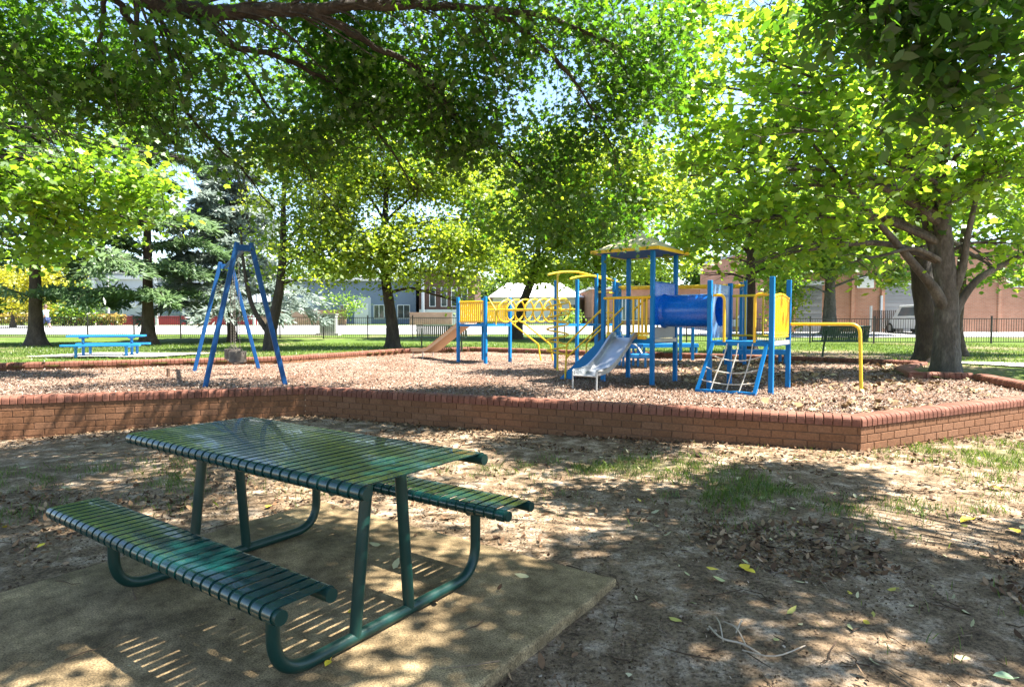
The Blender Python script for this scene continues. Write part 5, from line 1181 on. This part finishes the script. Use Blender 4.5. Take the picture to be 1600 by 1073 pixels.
P = np.stack([rng.uniform(-56, -37.4, n), rng.uniform(58.3, 59.7, n), np.abs(rng.normal(0, 1, n))*0+hz(-44, 59)+rng.uniform(.05, 1., n)**.7*1.05], -1)
LF_HEDGE = leafmat('hedge_leaf', [(0, (.07, .11, .016)), (.5, (.16, .17, .025)), (1, (.36, .19, .06))], [(0, (.16, .24, .02)), (1, (.5, .3, .08))], .35)
leaf_mesh('foliage', P, .3, T_QUAD, LF_HEDGE, hg, rng, .6, np.clip((P[:, 2]-hz(-44, 59))/1.05, 0, 1), (-44, 59, hz(-44, 59)))
FAR = ((-40, 88, 7), (110, 92, 7.5), (230, 90, 8), (350, 94, 7.5), (470, 92, 8.5), (580, 95, 8), (690, 90, 7.5), (790, 92, 8), (900, 90, 8.5), (1010, 88, 8), (1110, 86, 8), (1210, 84, 9), (1340, 80, 9), (1480, 82, 9), (1620, 84, 9))
names = ('beyond the golden tree', 'behind the left end of the shopfront', 'behind the middle of the shopfront', 'behind the silvery spruce', 'behind the left part of the grey building', 'behind the right part of the grey building', 'behind the dark brick office', 'left of the white low pitched roof', 'right of the white low pitched roof', 'behind the hipped play roof', 'behind the crawl tunnel', 'behind the left end of the long brick building', 'behind the stout forked tree', 'behind the big plane trunk', 'behind the right end of the long brick building')
for i, ((px, y, h), nm) in enumerate(zip(FAR, names)):
    x = at_depth(px, 500, y).x; bs = base_at(x, y); z = bs[2]; rr = random.Random(i)
    lobes = [((x+rr.uniform(-3.5, 3.5), y+rr.uniform(-2, 2), z+h*f), (rr.uniform(2.6, 3.8), 2.6, rr.uniform(1.4, 2.2))) for f in (.35, .5, .62, .75, .9, .55, .45)]
    tree('background_tree', 'distant dense green tree '+nm, 'tree', bs, [bs, (x, y, z+1.5), (x, y, z+3), (x, y, z+h*.8)], .25, lobes, LF_FAR, BK_DARK, T_QUAD, .5, 1.1, 34, .8, -.1, .3, .6, 60+i, 'distant trees beyond the buildings', limb_from=.3, twigs=0)

# ------------------------------------------------------------------ ground cover
rng = np.random.default_rng(11)
def in_view(P, m=1.06): return (np.abs(P[:, 0]) < P[:, 1]*.8325*m+.2) & (P[:, 1] > 1.9)
# bark chips
n = 150000; yy = 6.2+(rng.uniform(0, 1, n)**1.8)*14.5; xx_ = rng.uniform(-1, 1, n)*(yy*.86+.3); P = np.stack([xx_, yy], -1)
P = P[inside(BED, P[:, 0], P[:, 1]) & in_view(P) & (P[:, 1]-front_line(P[:, 0]) > .27)]; zc = mulch_z(P[:, 0], P[:, 1])
M_CHIP = attrmat('bark_chip', [(0, (.080, .046, .031)), (.4, (.165, .112, .083)), (.75, (.26, .195, .155)), (1, (.40, .335, .28))], .95, .2, 50., .15, .2)
tag(leaf_mesh('bark_chips', np.concatenate([P, (zc+rng.uniform(.002, .02, len(P)))[:, None]], 1), .025, [(-.3, 0), (.28, .06), (.33, .95), (-.22, 1.)], M_CHIP, None, rng, .9, None, fold=.0), 'loose brown bark chips covering the playground bed', None, None, 'stuff')
# brown leaf litter
def scatter(n, boxes):
    out = []
    for x0, x1, y0, y1, w_ in boxes: m = int(n*w_); out.append(np.stack([rng.uniform(x0, x1, m), rng.uniform(y0, y1, m)], -1))
    return np.concatenate(out)
def front_band(n, d0, d1):
    x = rng.uniform(-6.5, 7., n); return np.stack([x, front_line(x)-d0-(d1-d0)*rng.uniform(0, 1, n)**1.6], -1)
P = np.concatenate([front_band(3800, .02, 1.1), scatter(15000, [(-5, 5.5, 1.9, 8.2, .55), (-4.5, -1., 3.4, 6.5, .15), (1.2, 4.5, 2.6, 4.2, .3)])])
P = P[(P[:, 1] < front_line(P[:, 0])-.01) & in_view(P)]
k = vnoise(P[:, 0], P[:, 1], 1.1, 21)*.6+vnoise(P[:, 0], P[:, 1], 3.2, 22)*.4+.3*np.exp(-(front_line(P[:, 0])-P[:, 1])/.5)
P = P[k > .45]
pc, ps_ = math.cos(TBA), math.sin(TBA)
def on_pad(P): 
    l = (P[:, 0]-TBX)*pc+(P[:, 1]-TBY)*ps_; w_ = -(P[:, 0]-TBX)*ps_+(P[:, 1]-TBY)*pc; return (np.abs(l-.088) < 1.24) & (w_ < 1.03) & (w_ > -2.3)
op = on_pad(P); keep = ~op | (rng.uniform(0, 1, len(P)) < .05); P = P[keep]; op = op[keep]
zc = np.where(op, .003, height(P[:, 0], P[:, 1])+.004)
M_LITTER = attrmat('dead_leaf', [(0, (.045, .024, .013)), (.45, (.11, .060, .030)), (.8, (.23, .135, .07)), (1, (.36, .25, .15))], .85, .15, 40., .25, .25)
tag(leaf_mesh('leaf_litter', np.concatenate([P, (zc+rng.uniform(.001, .012, len(P)))[:, None]], 1), .05, [(0, 0), (.2, .2), (.24, .55), (.08, .9), (0, 1), (-.16, .8), (-.24, .45), (-.14, .15)], M_LITTER, None, rng, 1.2, None, fold=.5), 'small dry brown leaves littering the bare earth below the wall', None, None, 'stuff')
# leaves lying on the mulch to the right
P = scatter(3800, [(3., 9., 7., 16., 1.)]); P = P[inside(BED, P[:, 0], P[:, 1]) & (P[:, 1]-front_line(P[:, 0]) > .3) & (vnoise(P[:, 0], P[:, 1], 1.2, 31) > .35)]
tag(leaf_mesh('leaf_litter', np.concatenate([P, (mulch_z(P[:, 0], P[:, 1])+rng.uniform(.008, .03, len(P)))[:, None]], 1), .085, T_MAPLE, attrmat('pale_dead_leaf', [(0, (.10, .055, .028)), (.5, (.26, .17, .085)), (1, (.48, .38, .22))], .85, .15, 40., .25, .25), None, rng, 1.6, None, fold=.35), 'large dry tan leaves strewn over the mulch below the plane tree', None, None, 'stuff')
# pale and yellow fallen leaves over the earth (small ones)
P = scatter(330, [(-5, 5.5, 2.0, 7.8, .8), (.8, 4.6, 2.2, 5, .2)]); P = P[(P[:, 1] < front_line(P[:, 0])-.15) & in_view(P)]; op = on_pad(P); P = P[~op | (rng.uniform(0, 1, len(P)) < .3)]; op = on_pad(P)
tag(leaf_mesh('pale_leaf_litter', np.concatenate([P, (np.where(op, .006, height(P[:, 0], P[:, 1])+.012))[:, None]], 1), .065, T_OVAL, attrmat('pale_leaf', [(0, (.36, .33, .20)), (.6, (.46, .42, .22)), (.8, (.30, .33, .12)), (1, (.62, .45, .05))], .7, .1, 40., .3, .2), None, rng, 1.8, None, fold=.4), 'scattered pale fallen leaves on the bare earth', None, None, 'stuff')
# soil crumbs and grit
P = scatter(34000, [(-4.2, 4.2, 1.9, 5.2, 1.)]); P = P[in_view(P)]; P = P[~on_pad(P)]; P = P[vnoise(P[:, 0], P[:, 1], 2.2, 51)*.6+vnoise(P[:, 0], P[:, 1], 7., 52)*.4 > .42]
tag(leaf_mesh('soil_crumbs', np.concatenate([P, (height(P[:, 0], P[:, 1])+.003)[:, None]], 1), .014, [(-.3, 0), (.3, .1), (.4, .8), (-.2, 1.)], attrmat('soil_crumb', [(0, (.045, .028, .016)), (.6, (.13, .085, .05)), (.9, (.24, .17, .11)), (1, (.42, .34, .25))], .95, .2, 50., .15, .2), None, rng, .8, None, fold=.3), 'crumbs of soil and grit on the bare earth', None, None, 'stuff')
# twigs
tw = MB(); rr = random.Random(9)
for _ in range(420):
    y = 2.+rr.random()**1.5*5.5; x = rr.uniform(-1, 1)*y*.86; P1 = np.array([[x, y]])
    if y > front_line(np.array([x]))[0]-.1 or (on_pad(P1)[0] and rr.random() < .9): continue
    z = .006 if on_pad(P1)[0] else hz(x, y)+.006; a = rr.uniform(0, 6.28); ln = rr.uniform(.04, .22)
    p = [Vector((x+math.cos(a)*ln*f+rr.gauss(0, .008), y+math.sin(a)*ln*f+rr.gauss(0, .008), z+rr.uniform(0, .008))) for f in (0, .35, .7, 1)]
    tw.tube(p, [.0035, .003, .0025, .0015], 5)
tag(tw.build('twigs', attrmat('twig', [(0, (.05, .03, .018)), (.7, (.13, .085, .05)), (1, (.24, .18, .12))], .9, .2, 60.), None), 'small broken twigs lying on the bare earth', None, None, 'stuff')
# pale forked dead branch in the foreground
g = ground_at(1150, 1000, -.02); db = thing('fallen_branch', 'pale forked dead twig lying on the sunlit earth at the front', 'branch', (g.x, g.y, hz(g.x, g.y)))
M_DEAD = paint('pale_dead_wood', (.42, .34, .25), .9, wear=.5, scale=30.)
def gp(px, py, dz=.012): q = ground_at(px, py, -.02); return (q.x-g.x, q.y-g.y, dz)
MB().tube(catmull([gp(1108, 975), gp(1128, 1000, .03), gp(1160, 1005, .02), gp(1188, 1018)], 4), .004, 6).build('stem', M_DEAD, db)
for a, b, c in (((1132, 968), (1150, 985), (1165, 1003)), ((1120, 962), (1125, 980), (1130, 998)), ((1150, 985), (1158, 975), (1160, 968)), ((1160, 1012), (1210, 1030), (1258, 1005))):
    MB().tube(catmull([gp(*a), gp(*b, .035), gp(*c)], 4), .003, 6).build('side_shoot', M_DEAD, db)
# grass tufts
def blades(name, label, P, hgt, wdt, mat, zf):
    n = len(P); z = zf(P[:, 0], P[:, 1]); a = rng.uniform(0, 6.28, n); h = hgt*rng.uniform(.5, 1.2, n); ln = rng.normal(0, .45, (n, 2))*h[:, None]
    c, s = np.cos(a)*wdt, np.sin(a)*wdt
    b0 = np.stack([P[:, 0]-c, P[:, 1]-s, z-.005], -1); b1 = np.stack([P[:, 0]+c, P[:, 1]+s, z-.005], -1)
    m1 = np.stack([P[:, 0]+c*.7+ln[:, 0]*.4, P[:, 1]+s*.7+ln[:, 1]*.4, z+h*.6], -1); m0 = np.stack([P[:, 0]-c*.7+ln[:, 0]*.4, P[:, 1]-s*.7+ln[:, 1]*.4, z+h*.6], -1)
    tp = np.stack([P[:, 0]+ln[:, 0], P[:, 1]+ln[:, 1], z+h], -1)
    V = np.stack([b0, b1, m1, tp, m0], 1).reshape(-1, 3)
    tag(np_mesh(name, V, np.arange(n*5).reshape(n, 5), mat, fr=rng.uniform(0, 1, n), drop=False), label, None, None, 'stuff')
LF_GRASS = leafmat('grass_blade', [(0, (.045, .085, .014)), (.7, (.085, .135, .022)), (1, (.20, .19, .07))], [(0, (.10, .20, .015)), (1, (.26, .34, .04))], .4)
P = scatter(220000, [(-5.5, 7, 2.2, 8.2, 1.)]); gm_ = grass_mask(P[:, 0], P[:, 1])*sstep(.42, .62, vnoise(P[:, 0], P[:, 1], 9., 41)*.6+vnoise(P[:, 0], P[:, 1], 3.5, 42)*.4)*3.4; P = P[(rng.uniform(0, 1, len(P)) < gm_) & (P[:, 1] < front_line(P[:, 0])-.05) & in_view(P)]; P = P[~on_pad(P)]
blades('grass', 'thin grass tufts growing on the bare earth below the wall', P, .06, .0024, LF_GRASS, height)
P = scatter(90000, [(-24, 20, 12.5, 27, 1.)]); P = P[~inside(BED, P[:, 0], P[:, 1]) & in_view(P) & (rng.uniform(0, 1, len(P)) < grass_mask(P[:, 0], P[:, 1]))]
blades('grass', 'mown lawn grass between the brick edging and the fence', P, .07, .008, LF_GRASS, height)
# larger yellow leaves one can pick out
M_YL = attrmat('yellow_fallen_leaf', [(0, (.66, .46, .03)), (1, (.74, .56, .05))], .6, .1, 30., .3, .15)
for px, py, sz, lab in ((68, 852, .06, 'yellow fallen leaf on the earth left of the near bench'), (420, 791, .06, 'yellow fallen leaf on the earth seen between the table legs'), (549, 956, .035, 'small yellow leaf lying by the near table leg on the concrete'), (512, 1037, .035, 'small yellow leaf against the curved base of the table frame'), (1163, 886, .075, 'bright yellow leaf in the middle of the bare earth'), (1172, 893, .06, 'smaller yellow leaf overlapping the bright one on the bare earth'), (1511, 813, .10, 'large yellow leaf on the grass tufts at the right'), (1583, 829, .09, 'yellow leaf near the right edge beside the grass tufts'), (1556, 763, .09, 'orange yellow leaf on the sunlit earth near the right wall'), (1568, 1058, .06, 'pale green leaf standing up at the bottom right corner')):
    g = ground_at(px, py, 0); P1 = np.array([[g.x, g.y]]); z = (.006 if on_pad(P1)[0] else hz(g.x, g.y)+.014); g = ground_at(px, py, z)
    pts = [(0, 0), (.22, .14), (.34, .42), (.20, .78), (0, 1), (-.20, .78), (-.34, .42), (-.22, .14)]
    a = rnd.uniform(0, 6.28); mb = MB(); b = []
    for x, y in pts: mb.v.append((x*sz*1.2, (y-.5)*sz*1.25, .22*sz*abs(x)*2-.01*sz))
    mb.v += [(0, -.5*sz, .0), (0, 0, .004), (0, .5*sz, .004)]
    mb.face([0, 1, 2, 9]); mb.face([2, 3, 4, 9]); mb.face([4, 5, 6, 9]); mb.face([6, 7, 0, 9])
    mb.tube([(0, -.5*1.25*sz, 0), (0, -.9*sz, .006)], .0012, 4)
    o = mb.build('fallen_leaf', M_YL if 'green' not in lab else attrmat('pale_green_leaf', [(0, (.30, .42, .22)), (1, (.34, .46, .26))], .6, .1, 30.), None)
    o.location = (g.x, g.y, z+.004); o.rotation_euler = (rnd.uniform(-.15, .15), rnd.uniform(-.15, .15), a); tag(o, lab, 'leaf')
